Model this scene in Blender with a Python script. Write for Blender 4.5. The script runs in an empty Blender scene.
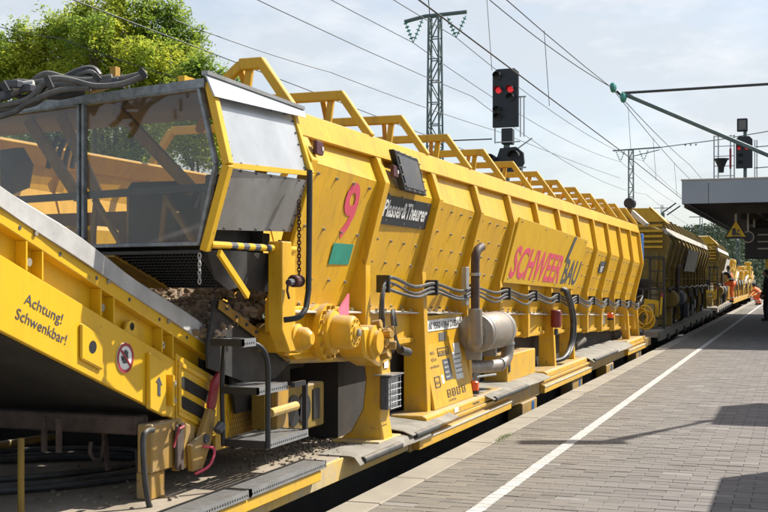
import bpy, bmesh, math, random
from math import sin, cos, tan, radians as R, pi, sqrt
from mathutils import Vector as V, Matrix, noise as mnoise
random.seed(7)
S = bpy.context.scene
COL = S.collection

# ------------------------------------------------------------------ camera
F = 1150.0; TH = R(19.75); CZ = 1.5; HZ = 279.0
cth, sth = cos(TH), sin(TH)
cam = bpy.data.cameras.new('camera'); camo = bpy.data.objects.new('camera', cam); COL.objects.link(camo)
cam.lens = 36 * F / 768; cam.sensor_width = 36; cam.shift_y = (HZ - 256) / 768
cam.clip_start = .05; cam.clip_end = 3000
camo.location = (0, 0, CZ); camo.rotation_euler = (pi / 2, 0, TH)
S.camera = camo

# ------------------------------------------------------------------ world, sun, exposure
SUN_EL, SUN_AZ = R(46), R(39)      # azimuth from +Y towards +X
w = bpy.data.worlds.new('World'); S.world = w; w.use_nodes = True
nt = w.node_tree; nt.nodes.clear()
N = lambda t, **k: nt.nodes.new(t)
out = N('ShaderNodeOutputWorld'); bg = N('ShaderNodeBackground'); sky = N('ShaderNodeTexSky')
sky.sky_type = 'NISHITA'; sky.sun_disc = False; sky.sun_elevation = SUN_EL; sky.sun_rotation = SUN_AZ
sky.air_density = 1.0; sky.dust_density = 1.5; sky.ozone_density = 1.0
tc = N('ShaderNodeTexCoord'); mp = N('ShaderNodeMapping'); mp.inputs['Scale'].default_value = (1.0, 1.0, 3.2)
n1 = N('ShaderNodeTexNoise'); n1.inputs['Scale'].default_value = 3.4; n1.inputs['Detail'].default_value = 7; n1.inputs['Roughness'].default_value = .55
n1.inputs['Distortion'].default_value = .3
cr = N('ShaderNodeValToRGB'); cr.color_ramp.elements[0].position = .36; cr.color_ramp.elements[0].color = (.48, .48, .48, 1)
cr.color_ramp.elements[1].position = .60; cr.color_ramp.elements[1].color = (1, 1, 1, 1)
mx = N('ShaderNodeMix'); mx.data_type = 'RGBA'
nt.links.new(tc.outputs['Generated'], mp.inputs[0]); nt.links.new(mp.outputs[0], n1.inputs['Vector'])
sxy = N('ShaderNodeSeparateXYZ'); nt.links.new(tc.outputs['Generated'], sxy.inputs[0])
el = N('ShaderNodeMapRange'); el.inputs['From Min'].default_value = .05; el.inputs['From Max'].default_value = .65; el.inputs['To Min'].default_value = 1; el.inputs['To Max'].default_value = .38  # clouds thin overhead, tuned to cut fill light and deepen shadows
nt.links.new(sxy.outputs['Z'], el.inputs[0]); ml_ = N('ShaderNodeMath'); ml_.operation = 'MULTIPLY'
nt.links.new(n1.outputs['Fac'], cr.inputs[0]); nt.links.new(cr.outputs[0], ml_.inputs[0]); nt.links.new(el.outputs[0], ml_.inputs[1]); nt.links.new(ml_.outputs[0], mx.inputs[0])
n2 = N('ShaderNodeTexNoise'); n2.inputs['Scale'].default_value = 5.5; n2.inputs['Detail'].default_value = 8; n2.inputs['Roughness'].default_value = .6
mp2 = N('ShaderNodeMapping'); mp2.inputs['Scale'].default_value = (1, 1, 2.6); mp2.inputs['Location'].default_value = (.35, .2, .1); nt.links.new(tc.outputs['Generated'], mp2.inputs[0]); nt.links.new(mp2.outputs[0], n2.inputs['Vector'])
r2 = N('ShaderNodeMapRange'); r2.inputs['From Min'].default_value = .50; r2.inputs['From Max'].default_value = .68; nt.links.new(n2.outputs['Fac'], r2.inputs[0])
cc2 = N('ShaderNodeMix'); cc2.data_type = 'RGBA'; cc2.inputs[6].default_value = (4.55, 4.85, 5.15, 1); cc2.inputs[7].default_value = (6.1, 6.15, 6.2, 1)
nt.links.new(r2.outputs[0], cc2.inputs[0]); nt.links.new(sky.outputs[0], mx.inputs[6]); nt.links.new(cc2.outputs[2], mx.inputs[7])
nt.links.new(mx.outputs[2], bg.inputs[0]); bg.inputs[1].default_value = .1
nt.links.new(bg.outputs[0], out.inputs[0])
sl = bpy.data.lights.new('sun', 'SUN'); sl.energy = 5.0; sl.angle = R(.6); sl.color = (1, .95, .86)
so = bpy.data.objects.new('sun', sl); COL.objects.link(so)
sdir = V((sin(SUN_AZ) * cos(SUN_EL), cos(SUN_AZ) * cos(SUN_EL), sin(SUN_EL)))
so.rotation_euler = sdir.to_track_quat('Z', 'Y').to_euler(); so.location = (0, 0, 30)
S.view_settings.view_transform = 'Standard'; S.view_settings.look = 'None'
S.view_settings.exposure = 0.72; S.view_settings.gamma = 1
S.render.engine = 'CYCLES'

# ------------------------------------------------------------------ geometry helpers
def pX(x, y, X):
    "point seen at photo pixel x,y on the vertical plane X (parallel to the track)"
    t = (x - 384) / F; Y = X * (cth + t * sth) / (t * cth - sth)
    return V((X, Y, CZ + (HZ - y) * (-X * sth + Y * cth) / F))
def pY(x, y, Y):
    t = (x - 384) / F; X = Y * (t * cth - sth) / (cth + t * sth)
    return V((X, Y, CZ + (HZ - y) * (-X * sth + Y * cth) / F))
def pD(x, y, d):
    r = (x - 384) / F * d
    return V((r * cth - d * sth, r * sth + d * cth, CZ + (HZ - y) * d / F))
ORG = {}
class MB:
    def __init__(s): s.v = []; s.f = []
    def add(s, vs, fs):
        k = len(s.v); s.v += [tuple(p) for p in vs]; s.f += [tuple(i + k for i in f) for f in fs]; return s
    def box(s, x0, x1, y0, y1, z0, z1):
        return s.add([(x0,y0,z0),(x1,y0,z0),(x1,y1,z0),(x0,y1,z0),(x0,y0,z1),(x1,y0,z1),(x1,y1,z1),(x0,y1,z1)],
                     [(0,3,2,1),(4,5,6,7),(0,1,5,4),(1,2,6,5),(2,3,7,6),(3,0,4,7)])
    def beam(s, p, q, w, h, up=(0, 0, 1)):
        p, q = V(p), V(q); d = (q - p).normalized(); u = V(up)
        if abs(d.dot(u)) > .98: u = V((0, 1, 0))
        a = d.cross(u).normalized(); b = a.cross(d).normalized()
        vs = [c + a * w / 2 * i + b * h / 2 * j for c in (p, q) for i, j in ((-1,-1),(1,-1),(1,1),(-1,1))]
        return s.add(vs, [(0,3,2,1),(4,5,6,7),(0,1,5,4),(1,2,6,5),(2,3,7,6),(3,0,4,7)])
    def prism(s, pts, off):
        "closed polygon of 3D points extruded by the vector off"
        n = len(pts); off = V(off); a = [V(p) for p in pts]
        nn = V((0, 0, 0))
        for i in range(n): nn += a[i].cross(a[(i + 1) % n])
        if nn.dot(off) > 0: a.reverse()
        vs = a + [p + off for p in a]
        return s.add(vs, [tuple(range(n)), tuple(reversed(range(n, 2 * n)))] + [(i, i + n, (i + 1) % n + n, (i + 1) % n) for i in range(n)])
    def yz(s, poly, x0, x1): return s.prism([(x0, y, z) for y, z in poly], (x1 - x0, 0, 0))
    def xz(s, poly, y0, y1): return s.prism([(x, y0, z) for x, z in poly], (0, y1 - y0, 0))
    def xy(s, poly, z0, z1): return s.prism([(x, y, z0) for x, y in poly], (0, 0, z1 - z0))
    def plate(s, pts, th):
        "flat polygon with thickness th against its own normal"
        a = [V(p) for p in pts]; nn = V((0, 0, 0))
        for i in range(len(a)): nn += a[i].cross(a[(i + 1) % len(a)])
        return s.prism(a, nn.normalized() * -th)
    def tube(s, pts, r, n=8, caps=True, closed=False):
        P = [V(p) for p in pts]; m = len(P); rr = r if isinstance(r, (list, tuple)) else [r] * m
        k = len(s.v); prev = None
        for i, p in enumerate(P):
            a = P[i - 1] if i > 0 or closed else p; b = P[(i + 1) % m] if i < m - 1 or closed else p
            d = (b - a)
            d = d.normalized() if d.length > 1e-9 else V((0, 0, 1))
            if prev is None:
                u = V((0, 0, 1)) if abs(d.z) < .9 else V((1, 0, 0)); e = d.cross(u).normalized()
            else:
                e = prev - d * prev.dot(d)
                e = e.normalized() if e.length > 1e-6 else d.orthogonal().normalized()
            prev = e; g = d.cross(e)
            for j in range(n):
                an = 2 * pi * j / n; s.v.append(tuple(p + (e * cos(an) + g * sin(an)) * rr[i]))
        for i in range(m if closed else m - 1):
            for j in range(n):
                a0 = k + i * n; b0 = k + ((i + 1) % m) * n
                s.f.append((a0 + j, a0 + (j + 1) % n, b0 + (j + 1) % n, b0 + j))
        if caps and not closed:
            s.f.append(tuple(k + j for j in reversed(range(n)))); s.f.append(tuple(k + (m - 1) * n + j for j in range(n)))
        return s
    def cyl(s, p, q, r, n=16, r2=None): return s.tube([p, q], [r, r if r2 is None else r2], n)
    def lathe(s, o, axis, prof, n=20):
        "profile of (distance along axis, radius)"
        o = V(o); ax = V(axis).normalized(); e = ax.orthogonal().normalized(); g = ax.cross(e); k = len(s.v)
        for t, r in prof:
            for j in range(n):
                an = 2 * pi * j / n; s.v.append(tuple(o + ax * t + (e * cos(an) + g * sin(an)) * max(r, 1e-4)))
        for i in range(len(prof) - 1):
            for j in range(n): s.f.append((k+i*n+j, k+i*n+(j+1)%n, k+(i+1)*n+(j+1)%n, k+(i+1)*n+j))
        s.f.append(tuple(k + j for j in reversed(range(n)))); s.f.append(tuple(k + (len(prof)-1)*n + j for j in range(n)))
        return s
    def ball(s, c, r, sub=1, jit=0, sq=(1, 1, 1)):
        bm = bmesh.new(); bmesh.ops.create_icosphere(bm, subdivisions=sub, radius=1)
        vs = []
        for v in bm.verts:
            p = v.co * (r * (1 + random.uniform(-jit, jit))); vs.append(V(c) + V((p.x * sq[0], p.y * sq[1], p.z * sq[2])))
        bm.verts.index_update(); fs = [tuple(v.index for v in f.verts) for f in bm.faces]; bm.free()
        return s.add(vs, fs)
    def build(s, name, mat, parent=None, smooth=False, bevel=0, **k):
        o0 = V((0, 0, 0))
        if parent is not None: o0 = ORG.get(parent.name, o0)
        me = bpy.data.meshes.new(name)
        me.from_pydata([tuple(V(v) - o0) for v in s.v], [], s.f)
        me.materials.append(M[mat] if isinstance(mat, str) else mat)
        ob = bpy.data.objects.new(name, me); COL.objects.link(ob)
        if smooth:
            me.polygons.foreach_set('use_smooth', [True] * len(me.polygons)); me.set_sharp_from_angle(angle=R(40))
        if parent is not None: ob.parent = parent
        ORG[ob.name] = o0
        if bevel:
            b = ob.modifiers.new('bevel', 'BEVEL'); b.width = bevel; b.segments = 1; b.limit_method = 'ANGLE'; b.angle_limit = R(35)
        for a, v in k.items(): ob[a] = v
        return ob
def tag(o, label=None, category=None, group=None, kind=None):
    if label: o['label'] = label
    if category: o['category'] = category
    if group: o['group'] = group
    if kind: o['kind'] = kind
    return o
def thing(name, loc, label, category, group=None):
    o = bpy.data.objects.new(name, None); COL.objects.link(o); o.location = loc; ORG[o.name] = V(loc)
    o.empty_display_size = .2
    return tag(o, label, category, group)
def copy_tree(o, loc, label=None):
    def rec(a, par):
        c = a.copy(); COL.objects.link(c)
        if par: c.parent = par
        for ch in a.children: rec(ch, c)
        return c
    c = rec(o, None); c.location = loc
    if label: c['label'] = label
    return c
def spline(pts, n=6):
    P = [V(p) for p in pts]; res = []
    for i in range(len(P) - 1):
        a = P[max(i-1, 0)]; b = P[i]; c = P[i+1]; d = P[min(i+2, len(P)-1)]
        for k in range(n):
            t = k / n; t2 = t*t; t3 = t2*t
            res.append(.5 * ((2*b) + (-a+c)*t + (2*a-5*b+4*c-d)*t2 + (-a+3*b-3*c+d)*t3))
    return res + [P[-1]]
def text(body, org, xd, yd, size, mat, parent, name='lettering', off=0.0, shear=0.0, xs=1.0, align='LEFT', lift=.0012, fit=0):
    cu = bpy.data.curves.new('t', 'FONT'); cu.body = body; cu.size = size; cu.offset = off; cu.shear = shear
    cu.align_x = align; cu.resolution_u = 3; cu.extrude = .0005
    t = bpy.data.objects.new('t', cu); COL.objects.link(t)
    bpy.context.view_layer.update()
    me = bpy.data.meshes.new_from_object(t.evaluated_get(bpy.context.evaluated_depsgraph_get()))
    bpy.data.objects.remove(t); bpy.data.curves.remove(cu)
    if fit: xs = fit / max(v.co.x for v in me.vertices)
    xd = V(xd).normalized(); yd = V(yd); yd = (yd - xd * yd.dot(xd)).normalized(); z = xd.cross(yd)
    o0 = ORG.get(parent.name, V((0, 0, 0))) if parent is not None else V((0, 0, 0))
    for v in me.vertices:
        c = v.co.copy(); v.co = V(org) + xd * c.x * xs + yd * c.y + z * (c.z + lift) - o0
    me.materials.clear(); me.materials.append(M[mat]); me.name = name
    ob = bpy.data.objects.new(name, me); COL.objects.link(ob)
    if parent is not None: ob.parent = parent
    ORG[ob.name] = o0
    return ob

# ------------------------------------------------------------------ materials
M = {}
def mat(name, col, rough=.6, metal=0, grime=0, col2=None, nscale=6, namt=.5, bump=0, bscale=40, dust=0, dustcol=(.34,.28,.20), spec=.5,
        streak=0, streakcol=(.10,.06,.02), rust=0, coat=0, stretch=(1, 1, 1)):
    m = bpy.data.materials.new(name); m.use_nodes = True; t = m.node_tree; L = t.links.new
    b = t.nodes['Principled BSDF']; b.inputs['Roughness'].default_value = rough; b.inputs['Metallic'].default_value = metal
    b.inputs['Specular IOR Level'].default_value = spec
    if coat: b.inputs['Coat Weight'].default_value = coat; b.inputs['Coat Roughness'].default_value = .15
    g = t.nodes.new('ShaderNodeNewGeometry'); mp = t.nodes.new('ShaderNodeMapping'); mp.inputs['Scale'].default_value = stretch
    L(g.outputs['Position'], mp.inputs[0])
    def noise(sc, det=5, ro=.6, vec=None):
        n = t.nodes.new('ShaderNodeTexNoise'); n.inputs['Scale'].default_value = sc; n.inputs['Detail'].default_value = det
        n.inputs['Roughness'].default_value = ro; L(vec or mp.outputs[0], n.inputs['Vector']); return n.outputs['Fac']
    def ramp(x, a, b_):
        r = t.nodes.new('ShaderNodeMapRange'); r.inputs['From Min'].default_value = a; r.inputs['From Max'].default_value = b_; L(x, r.inputs['Value']); return r.outputs[0]
    def mul(x, y):
        q = t.nodes.new('ShaderNodeMath'); q.operation = 'MULTIPLY'
        for i, a in enumerate((x, y)):
            if isinstance(a, (int, float)): q.inputs[i].default_value = a
            else: L(a, q.inputs[i])
        return q.outputs[0]
    def mix(f, a, b_):
        q = t.nodes.new('ShaderNodeMix'); q.data_type = 'RGBA'; L(f, q.inputs[0])
        for i, c in ((6, a), (7, b_)):
            if isinstance(c, tuple): q.inputs[i].default_value = (*c, 1)
            else: L(c, q.inputs[i])
        return q.outputs[2]
    c2 = col2 or tuple(x * (1 - namt * .45) for x in col)
    c = mix(ramp(noise(nscale), .35, .7), tuple(col), tuple(c2))
    if streak:
        m2 = t.nodes.new('ShaderNodeMapping'); m2.inputs['Scale'].default_value = (9, 9, .7); L(g.outputs['Position'], m2.inputs[0])
        c = mix(mul(ramp(noise(1.6, 6, .65, m2.outputs[0]), .50, .82), streak), c, streakcol)
    if grime:
        sz = t.nodes.new('ShaderNodeSeparateXYZ'); L(g.outputs['Position'], sz.inputs[0])
        c = mix(mul(mul(ramp(sz.outputs['Z'], 1.35, .25), ramp(noise(3.5, 8, .7), .38, .70)), grime), c, (.27, .22, .14))
        c = mix(mul(ramp(noise(1.1, 9, .72), .50, .75), grime*.6), c, (.30, .20, .06))
        c = mix(mul(ramp(noise(55, 3, .6), .66, .72), grime*.7), c, (.12, .07, .03))
    if rust:
        c = mix(mul(ramp(noise(14, 8, .7), .62, .70), rust), c, (.10, .045, .02))
    if dust:
        sx = t.nodes.new('ShaderNodeSeparateXYZ'); L(g.outputs['Normal'], sx.inputs[0])
        f = mul(ramp(sx.outputs['Z'], .55, .9), mul(ramp(noise(5, 8, .7), .3, .6), dust)); c = mix(f, c, dustcol)
    L(c, b.inputs['Base Color'])
    rr = t.nodes.new('ShaderNodeMapRange'); L(noise(nscale * 2.3), rr.inputs['Value'])
    rr.inputs['To Min'].default_value = max(.03, rough - .12); rr.inputs['To Max'].default_value = min(1, rough + .14); L(rr.outputs[0], b.inputs['Roughness'])
    if bump:
        bn = t.nodes.new('ShaderNodeBump'); bn.inputs['Strength'].default_value = bump; bn.inputs['Distance'].default_value = .01
        L(noise(bscale, 6, .6), bn.inputs['Height']); L(bn.outputs[0], b.inputs['Normal'])
    M[name] = m; return m
YC = (.70, .395, .006)
mat('yellow', YC, .42, grime=.5, col2=(.60, .325, .007), nscale=1.7, dust=.95, streak=.6, streakcol=(.28, .14, .02), rust=.5, bump=.12, bscale=2.2)
mat('yellow_clean', (.72, .43, .008), .38, grime=.35, col2=(.66, .38, .008), nscale=3, dust=.3, streak=.25, streakcol=(.35, .18, .02), rust=.6, bump=.08, bscale=3)
mat('yellow_dirty', (.46, .25, .015), .6, grime=.9, col2=(.30, .17, .03), nscale=4, dust=1, streak=.7, rust=.7, bump=.15, bscale=20)
mat('yellow_shade_dirty', (.27, .175, .018), .65, col2=(.12, .08, .018), nscale=2.2, dust=.9, streak=.8, streakcol=(.08,.06,.03), rust=.7)  # yellow darkened to carry the platform roof's shade, plus dirt and rust
mat('deck_dust', (.33, .28, .215), .95, col2=(.22, .18, .13), nscale=3.5, bump=.5, bscale=60)
mat('sill_worn', (.44, .36, .22), .8, col2=(.62, .40, .06), nscale=5, bump=.25, bscale=30, streak=.5, rust=.6)
mat('mat_white', (.27, .25, .21), .85, col2=(.17, .15, .12), nscale=4, bump=.3, bscale=40)
mat('black_rubber', (.022, .023, .025), .62, col2=(.05, .048, .045), nscale=5, dust=.5, bump=.2, bscale=25)
mat('black_paint', (.015, .016, .018), .45, dust=.12)
mat('dark_under', (.014, .013, .012), .9, col2=(.030, .024, .018), nscale=4, bump=.3)  # dark running gear, also near-black as painted shade inside the wagon openings
mat('brown_beam', (.10, .07, .055), .85, col2=(.05, .035, .03), nscale=9, bump=.3, bscale=50)
mat('hose', (.035, .035, .037), .38, col2=(.09, .088, .085), nscale=12, dust=.12, bump=.5, bscale=180)
mat('hose_grey', (.09, .09, .088), .65, col2=(.17, .165, .155), nscale=12, dust=.3, bump=.5, bscale=180)
mat('hose_black', (.018, .018, .019), .5, col2=(.05, .05, .05), nscale=9, dust=.3)
mat('galvanised', (.42, .43, .44), .42, .75, col2=(.30, .31, .32), nscale=9, dust=.4)
mat('frame_steel', (.30, .33, .36), .5, .4, col2=(.14, .15, .16), nscale=16, rust=.5)
mat('skirt_grey', (.55, .54, .52), .62, col2=(.30, .29, .28), nscale=2.5, stretch=(1, 1, 1), bump=.15)
mat('plate_grey', (.36, .36, .36), .38, .55, col2=(.25, .24, .22), nscale=3, rust=.2, bump=.08, bscale=8)
mat('plate_sheen_white', (.50, .51, .52), .22, .25, col2=(.36, .38, .39), nscale=2, bump=.1, bscale=4)  # grey plate made paler, sky reflection put into its colour; also lamp glass
mat('flash_grey', (.50, .54, .58), .4, .3)
mat('exhaust', (.30, .28, .25), .5, .5, col2=(.26, .20, .15), nscale=6, rust=.3, streak=.5)
mat('stack_brown', (.045, .025, .025), .6, col2=(.08, .05, .04))
mat('bolt', (.34, .31, .24), .55, .3)
mat('red', (.32, .03, .04), .5, rust=.3, col2=(.30, .03, .04))
mat('pink', (.66, .07, .13), .55, col2=(.58, .07, .11), nscale=8)
mat('pink_pale', (.72, .16, .24), .6)
mat('green_print', (.02, .28, .20), .5, col2=(.02, .22, .16))
mat('print_dark', (.05, .055, .07), .6, col2=(.09, .09, .10), nscale=10)
mat('white', (.78, .78, .76), .5, col2=(.6, .6, .58), nscale=9)
mat('maroon_red', (.20, .02, .02), .5)
mat('maroon', (.08, .012, .018), .4)
mat('chain_rust', (.09, .035, .03), .7, .3)
mat('window_dark', (.10, .10, .115), .3, .3, col2=(.16, .14, .12))
mat('orange_lamp', (.85, .12, .02), .25)
mat('blue_sticker', (.03, .13, .38), .4)
mat('slab', (.30, .265, .205), .9, col2=(.24, .21, .165), nscale=3, bump=.25, bscale=90)
mat('line_white', (.50, .49, .46), .8, col2=(.36, .34, .31), nscale=6, bump=.1, bscale=70)
mat('joint', (.115, .10, .08), 1, col2=(.075, .065, .05), nscale=12)
mat('ground', (.20, .18, .14), 1, col2=(.07, .11, .03), nscale=.4, bump=.5, bscale=15)
mat('ballast_dark', (.075, .065, .055), 1, col2=(.03, .028, .025), nscale=14, bump=.8, bscale=30)
mat('forest_floor', (.03, .05, .02), 1, col2=(.02, .03, .015))
mat('sill_grey', (.22, .20, .16), .85, col2=(.14, .12, .09), nscale=4, bump=.25, bscale=30, streak=.4)
mat('rail', (.20, .12, .08), .6, .5)
mat('wheel', (.06, .045, .04), .6, .4)
mat('mast_green', (.10, .15, .155), .6, .3, col2=(.16, .20, .20))
mat('wire', (.07, .075, .08), .5, .4)
mat('insulator', (.06, .30, .25), .15)
mat('signal_black', (.014, .02, .028), .45)
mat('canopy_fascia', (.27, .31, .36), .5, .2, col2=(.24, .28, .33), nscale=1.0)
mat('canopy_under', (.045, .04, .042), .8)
mat('concrete_dark', (.13, .12, .11), .9)
mat('sign_yellow', (.80, .52, .01), .45)
mat('bark', (.12, .085, .055), .9, col2=(.07, .05, .035), nscale=8, bump=.6, bscale=20)
mat('hivis', (.95, .19, .035), .7, col2=(.85, .13, .03), nscale=6)
mat('reflective', (.62, .66, .60), .4)
mat('cloth_black', (.018, .018, .022), .85)
mat('skin', (.42, .22, .15), .55)
mat('hair', (.03, .02, .015), .8)
mat('brick_wall', (.18, .07, .05), .9)
mat('tarp', (.13, .115, .11), .8, col2=(.20, .17, .15), nscale=1.5)
mat('moss', (.16, .24, .03), .9, col2=(.10, .16, .03))
def emit(name, col, st):
    m = bpy.data.materials.new(name); m.use_nodes = True; b = m.node_tree.nodes['Principled BSDF']
    b.inputs['Base Color'].default_value = (*col, 1); b.inputs['Emission Color'].default_value = (*col, 1); b.inputs['Emission Strength'].default_value = st
    M[name] = m
emit('red_lamp', (.75, .03, .04), .38)
emit('red_lamp_dim', (.6, .02, .03), .22)
def glass_mat():
    m = bpy.data.materials.new('cab_glass'); m.use_nodes = True; t = m.node_tree; t.nodes.clear(); L = t.links.new
    o = t.nodes.new('ShaderNodeOutputMaterial'); tr = t.nodes.new('ShaderNodeBsdfTransparent'); tr.inputs[0].default_value = (.89, .87, .84, 1)
    gl = t.nodes.new('ShaderNodeBsdfGlossy'); gl.inputs['Roughness'].default_value = .04; gl.inputs[0].default_value = (.9, .93, 1, 1)
    df = t.nodes.new('ShaderNodeBsdfDiffuse'); df.inputs[0].default_value = (.34, .31, .27, 1)
    lw = t.nodes.new('ShaderNodeLayerWeight'); lw.inputs[0].default_value = .5
    pw = t.nodes.new('ShaderNodeMath'); pw.operation = 'POWER'; L(lw.outputs['Facing'], pw.inputs[0]); pw.inputs[1].default_value = 3.5
    fr = t.nodes.new('ShaderNodeMath'); fr.operation = 'MULTIPLY_ADD'; L(pw.outputs[0], fr.inputs[0]); fr.inputs[1].default_value = .45; fr.inputs[2].default_value = .03
    g = t.nodes.new('ShaderNodeNewGeometry'); n = t.nodes.new('ShaderNodeTexNoise'); n.inputs['Scale'].default_value = 1.6; n.inputs['Detail'].default_value = 8; n.inputs['Roughness'].default_value=.65
    mp = t.nodes.new('ShaderNodeMapping'); mp.inputs['Scale'].default_value = (1.5, 1.5, .7); mp.inputs['Rotation'].default_value = (0, .6, 0)
    L(g.outputs['Position'], mp.inputs[0]); L(mp.outputs[0], n.inputs['Vector'])
    r = t.nodes.new('ShaderNodeMapRange'); r.inputs['From Min'].default_value = .3; r.inputs['From Max'].default_value = .75; r.inputs['To Min'].default_value = .01; r.inputs['To Max'].default_value = .13
    L(n.outputs['Fac'], r.inputs[0])
    m1 = t.nodes.new('ShaderNodeMixShader'); m2 = t.nodes.new('ShaderNodeMixShader')
    L(r.outputs[0], m1.inputs[0]); L(tr.outputs[0], m1.inputs[1]); L(df.outputs[0], m1.inputs[2])
    L(fr.outputs[0], m2.inputs[0]); L(m1.outputs[0], m2.inputs[1]); L(gl.outputs[0], m2.inputs[2]); L(m2.outputs[0], o.inputs[0])
    M['cab_glass'] = m
glass_mat()
def paver_mat(name, joints):
    m = bpy.data.materials.new(name); m.use_nodes = True; t = m.node_tree; L = t.links.new; b = t.nodes['Principled BSDF']
    g = t.nodes.new('ShaderNodeNewGeometry'); sx = t.nodes.new('ShaderNodeSeparateXYZ'); L(g.outputs['Position'], sx.inputs[0])
    def ma(op, a, c=None, d=None):
        q = t.nodes.new('ShaderNodeMath'); q.operation = op
        for i, z in enumerate((a, c, d)):
            if z is None: continue
            if isinstance(z, (int, float)): q.inputs[i].default_value = z
            else: L(z, q.inputs[i])
        return q.outputs[0]
    ry = ma('DIVIDE', sx.outputs['Y'], BH); row = ma('FLOOR', ry)
    cx = ma('ADD', ma('DIVIDE', ma('ADD', sx.outputs['X'], -BX0), BW), ma('MULTIPLY', ma('MODULO', row, 2), .5)); colu = ma('FLOOR', cx)
    cb = t.nodes.new('ShaderNodeCombineXYZ'); L(row, cb.inputs[0]); L(colu, cb.inputs[1])
    wn = t.nodes.new('ShaderNodeTexWhiteNoise'); wn.noise_dimensions = '3D'; L(cb.outputs[0], wn.inputs['Vector'])
    def noise(sc, det):
        n = t.nodes.new('ShaderNodeTexNoise'); n.inputs['Scale'].default_value = sc; n.inputs['Detail'].default_value = det; n.inputs['Roughness'].default_value = .65; L(g.outputs['Position'], n.inputs['Vector']); return n.outputs['Fac']
    def mix(f, a, c, bl='MIX'):
        q = t.nodes.new('ShaderNodeMix'); q.data_type = 'RGBA'; q.blend_type = bl
        if isinstance(f, (int, float)): q.inputs[0].default_value = f
        else: L(f, q.inputs[0])
        for i, z in ((6, a), (7, c)):
            if isinstance(z, tuple): q.inputs[i].default_value = (*z, 1)
            else: L(z, q.inputs[i])
        return q.outputs[2]
    # tan near the platform edge where rust dust and foot traffic lie, greyer inside
    tr = t.nodes.new('ShaderNodeMapRange'); tr.inputs['From Min'].default_value = -2.3; tr.inputs['From Max'].default_value = -1.0
    L(ma('ADD', sx.outputs['X'], ma('MULTIPLY', ma('ADD', noise(1.2, 4), -.5), 1.2)), tr.inputs[0])
    base = mix(tr.outputs[0], (.235, .203, .155), (.205, .188, .175))
    base = mix(wn.outputs['Value'], base, mix(.6, base, (.13, .118, .105)))
    base = mix(ma('MULTIPLY', ma('GREATER_THAN', wn.outputs['Value'], .955), .55), base, (.33, .31, .28))
    base = mix(ma('MULTIPLY', ma('LESS_THAN', wn.outputs['Value'], .05), .5), base, (.09, .08, .07))
    st = t.nodes.new('ShaderNodeMapRange'); st.inputs['From Min'].default_value = .58; st.inputs['From Max'].default_value = .66; L(noise(2.6, 5), st.inputs[0])
    base = mix(ma('MULTIPLY', st.outputs[0], .4), base, (.10, .088, .075))
    sp = t.nodes.new('ShaderNodeMapRange'); sp.inputs['From Min'].default_value = .70; sp.inputs['From Max'].default_value = .74; L(noise(16, 2), sp.inputs[0])
    base = mix(ma('MULTIPLY', sp.outputs[0], .6), base, (.06, .055, .05))
    base = mix(ma('MULTIPLY', noise(90, 3), .5), base, (.125, .112, .10))
    mr = t.nodes.new('ShaderNodeMapRange'); mr.inputs['From Min'].default_value = .5; mr.inputs['From Max'].default_value = .75; L(noise(.7, 7), mr.inputs[0])
    base = mix(ma('MULTIPLY', mr.outputs[0], .35), base, (.115, .10, .085))
    if joints:
        fx = ma('FRACT', cx); fy = ma('FRACT', ry)
        e = ma('MAXIMUM', ma('LESS_THAN', ma('MINIMUM', fx, ma('SUBTRACT', 1, fx)), .018), ma('LESS_THAN', ma('MINIMUM', fy, ma('SUBTRACT', 1, fy)), .035))
        base = mix(ma('MULTIPLY', e, .6), base, (.09, .08, .062))
    L(base, b.inputs['Base Color']); b.inputs['Roughness'].default_value = .85; b.inputs['Specular IOR Level'].default_value = .3
    bn = t.nodes.new('ShaderNodeBump'); bn.inputs['Strength'].default_value = .35; bn.inputs['Distance'].default_value = .004; L(noise(160, 4), bn.inputs['Height']); L(bn.outputs[0], b.inputs['Normal'])
    M[name] = m
BW, BH, BX0 = .232, .116, -2.61
paver_mat('paver', False); paver_mat('paver_far', True)
def leaf_mat(name, c1, c2, c3):
    m = bpy.data.materials.new(name); m.use_nodes = True; t = m.node_tree; t.nodes.clear(); L = t.links.new
    o = t.nodes.new('ShaderNodeOutputMaterial'); g = t.nodes.new('ShaderNodeNewGeometry')
    n = t.nodes.new('ShaderNodeTexNoise'); n.inputs['Scale'].default_value = .55; n.inputs['Detail'].default_value = 4; L(g.outputs['Position'], n.inputs['Vector'])
    cr = t.nodes.new('ShaderNodeValToRGB'); e = cr.color_ramp.elements; e[0].position = .36; e[0].color = (*c1, 1); e[1].position = .62; e[1].color = (*c3, 1)
    x = e.new(.48); x.color = (*c2, 1); 
    ad = t.nodes.new('ShaderNodeMath'); ad.operation = 'MULTIPLY_ADD'; L(g.outputs['Random Per Island'], ad.inputs[0]); ad.inputs[1].default_value = .16; 
    sb = t.nodes.new('ShaderNodeMath'); sb.operation = 'ADD'; L(n.outputs['Fac'], sb.inputs[0]); sb.inputs[1].default_value = -.08; L(sb.outputs[0], ad.inputs[2])
    L(ad.outputs[0], cr.inputs[0])
    d = t.nodes.new('ShaderNodeBsdfPrincipled'); d.inputs['Roughness'].default_value = .6; d.inputs['Specular IOR Level'].default_value = .25; L(cr.outputs[0], d.inputs['Base Color'])
    tl = t.nodes.new('ShaderNodeBsdfTranslucent'); L(cr.outputs[0], tl.inputs[0]); mx = t.nodes.new('ShaderNodeMixShader'); mx.inputs[0].default_value = .55
    L(d.outputs[0], mx.inputs[1]); L(tl.outputs[0], mx.inputs[2]); L(mx.outputs[0], o.inputs[0]); M[name] = m
leaf_mat('leaves', (.15, .24, .045), (.30, .41, .06), (.55, .56, .065))
leaf_mat('leaves_dark', (.038, .065, .038), (.055, .085, .042), (.075, .105, .05))
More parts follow.
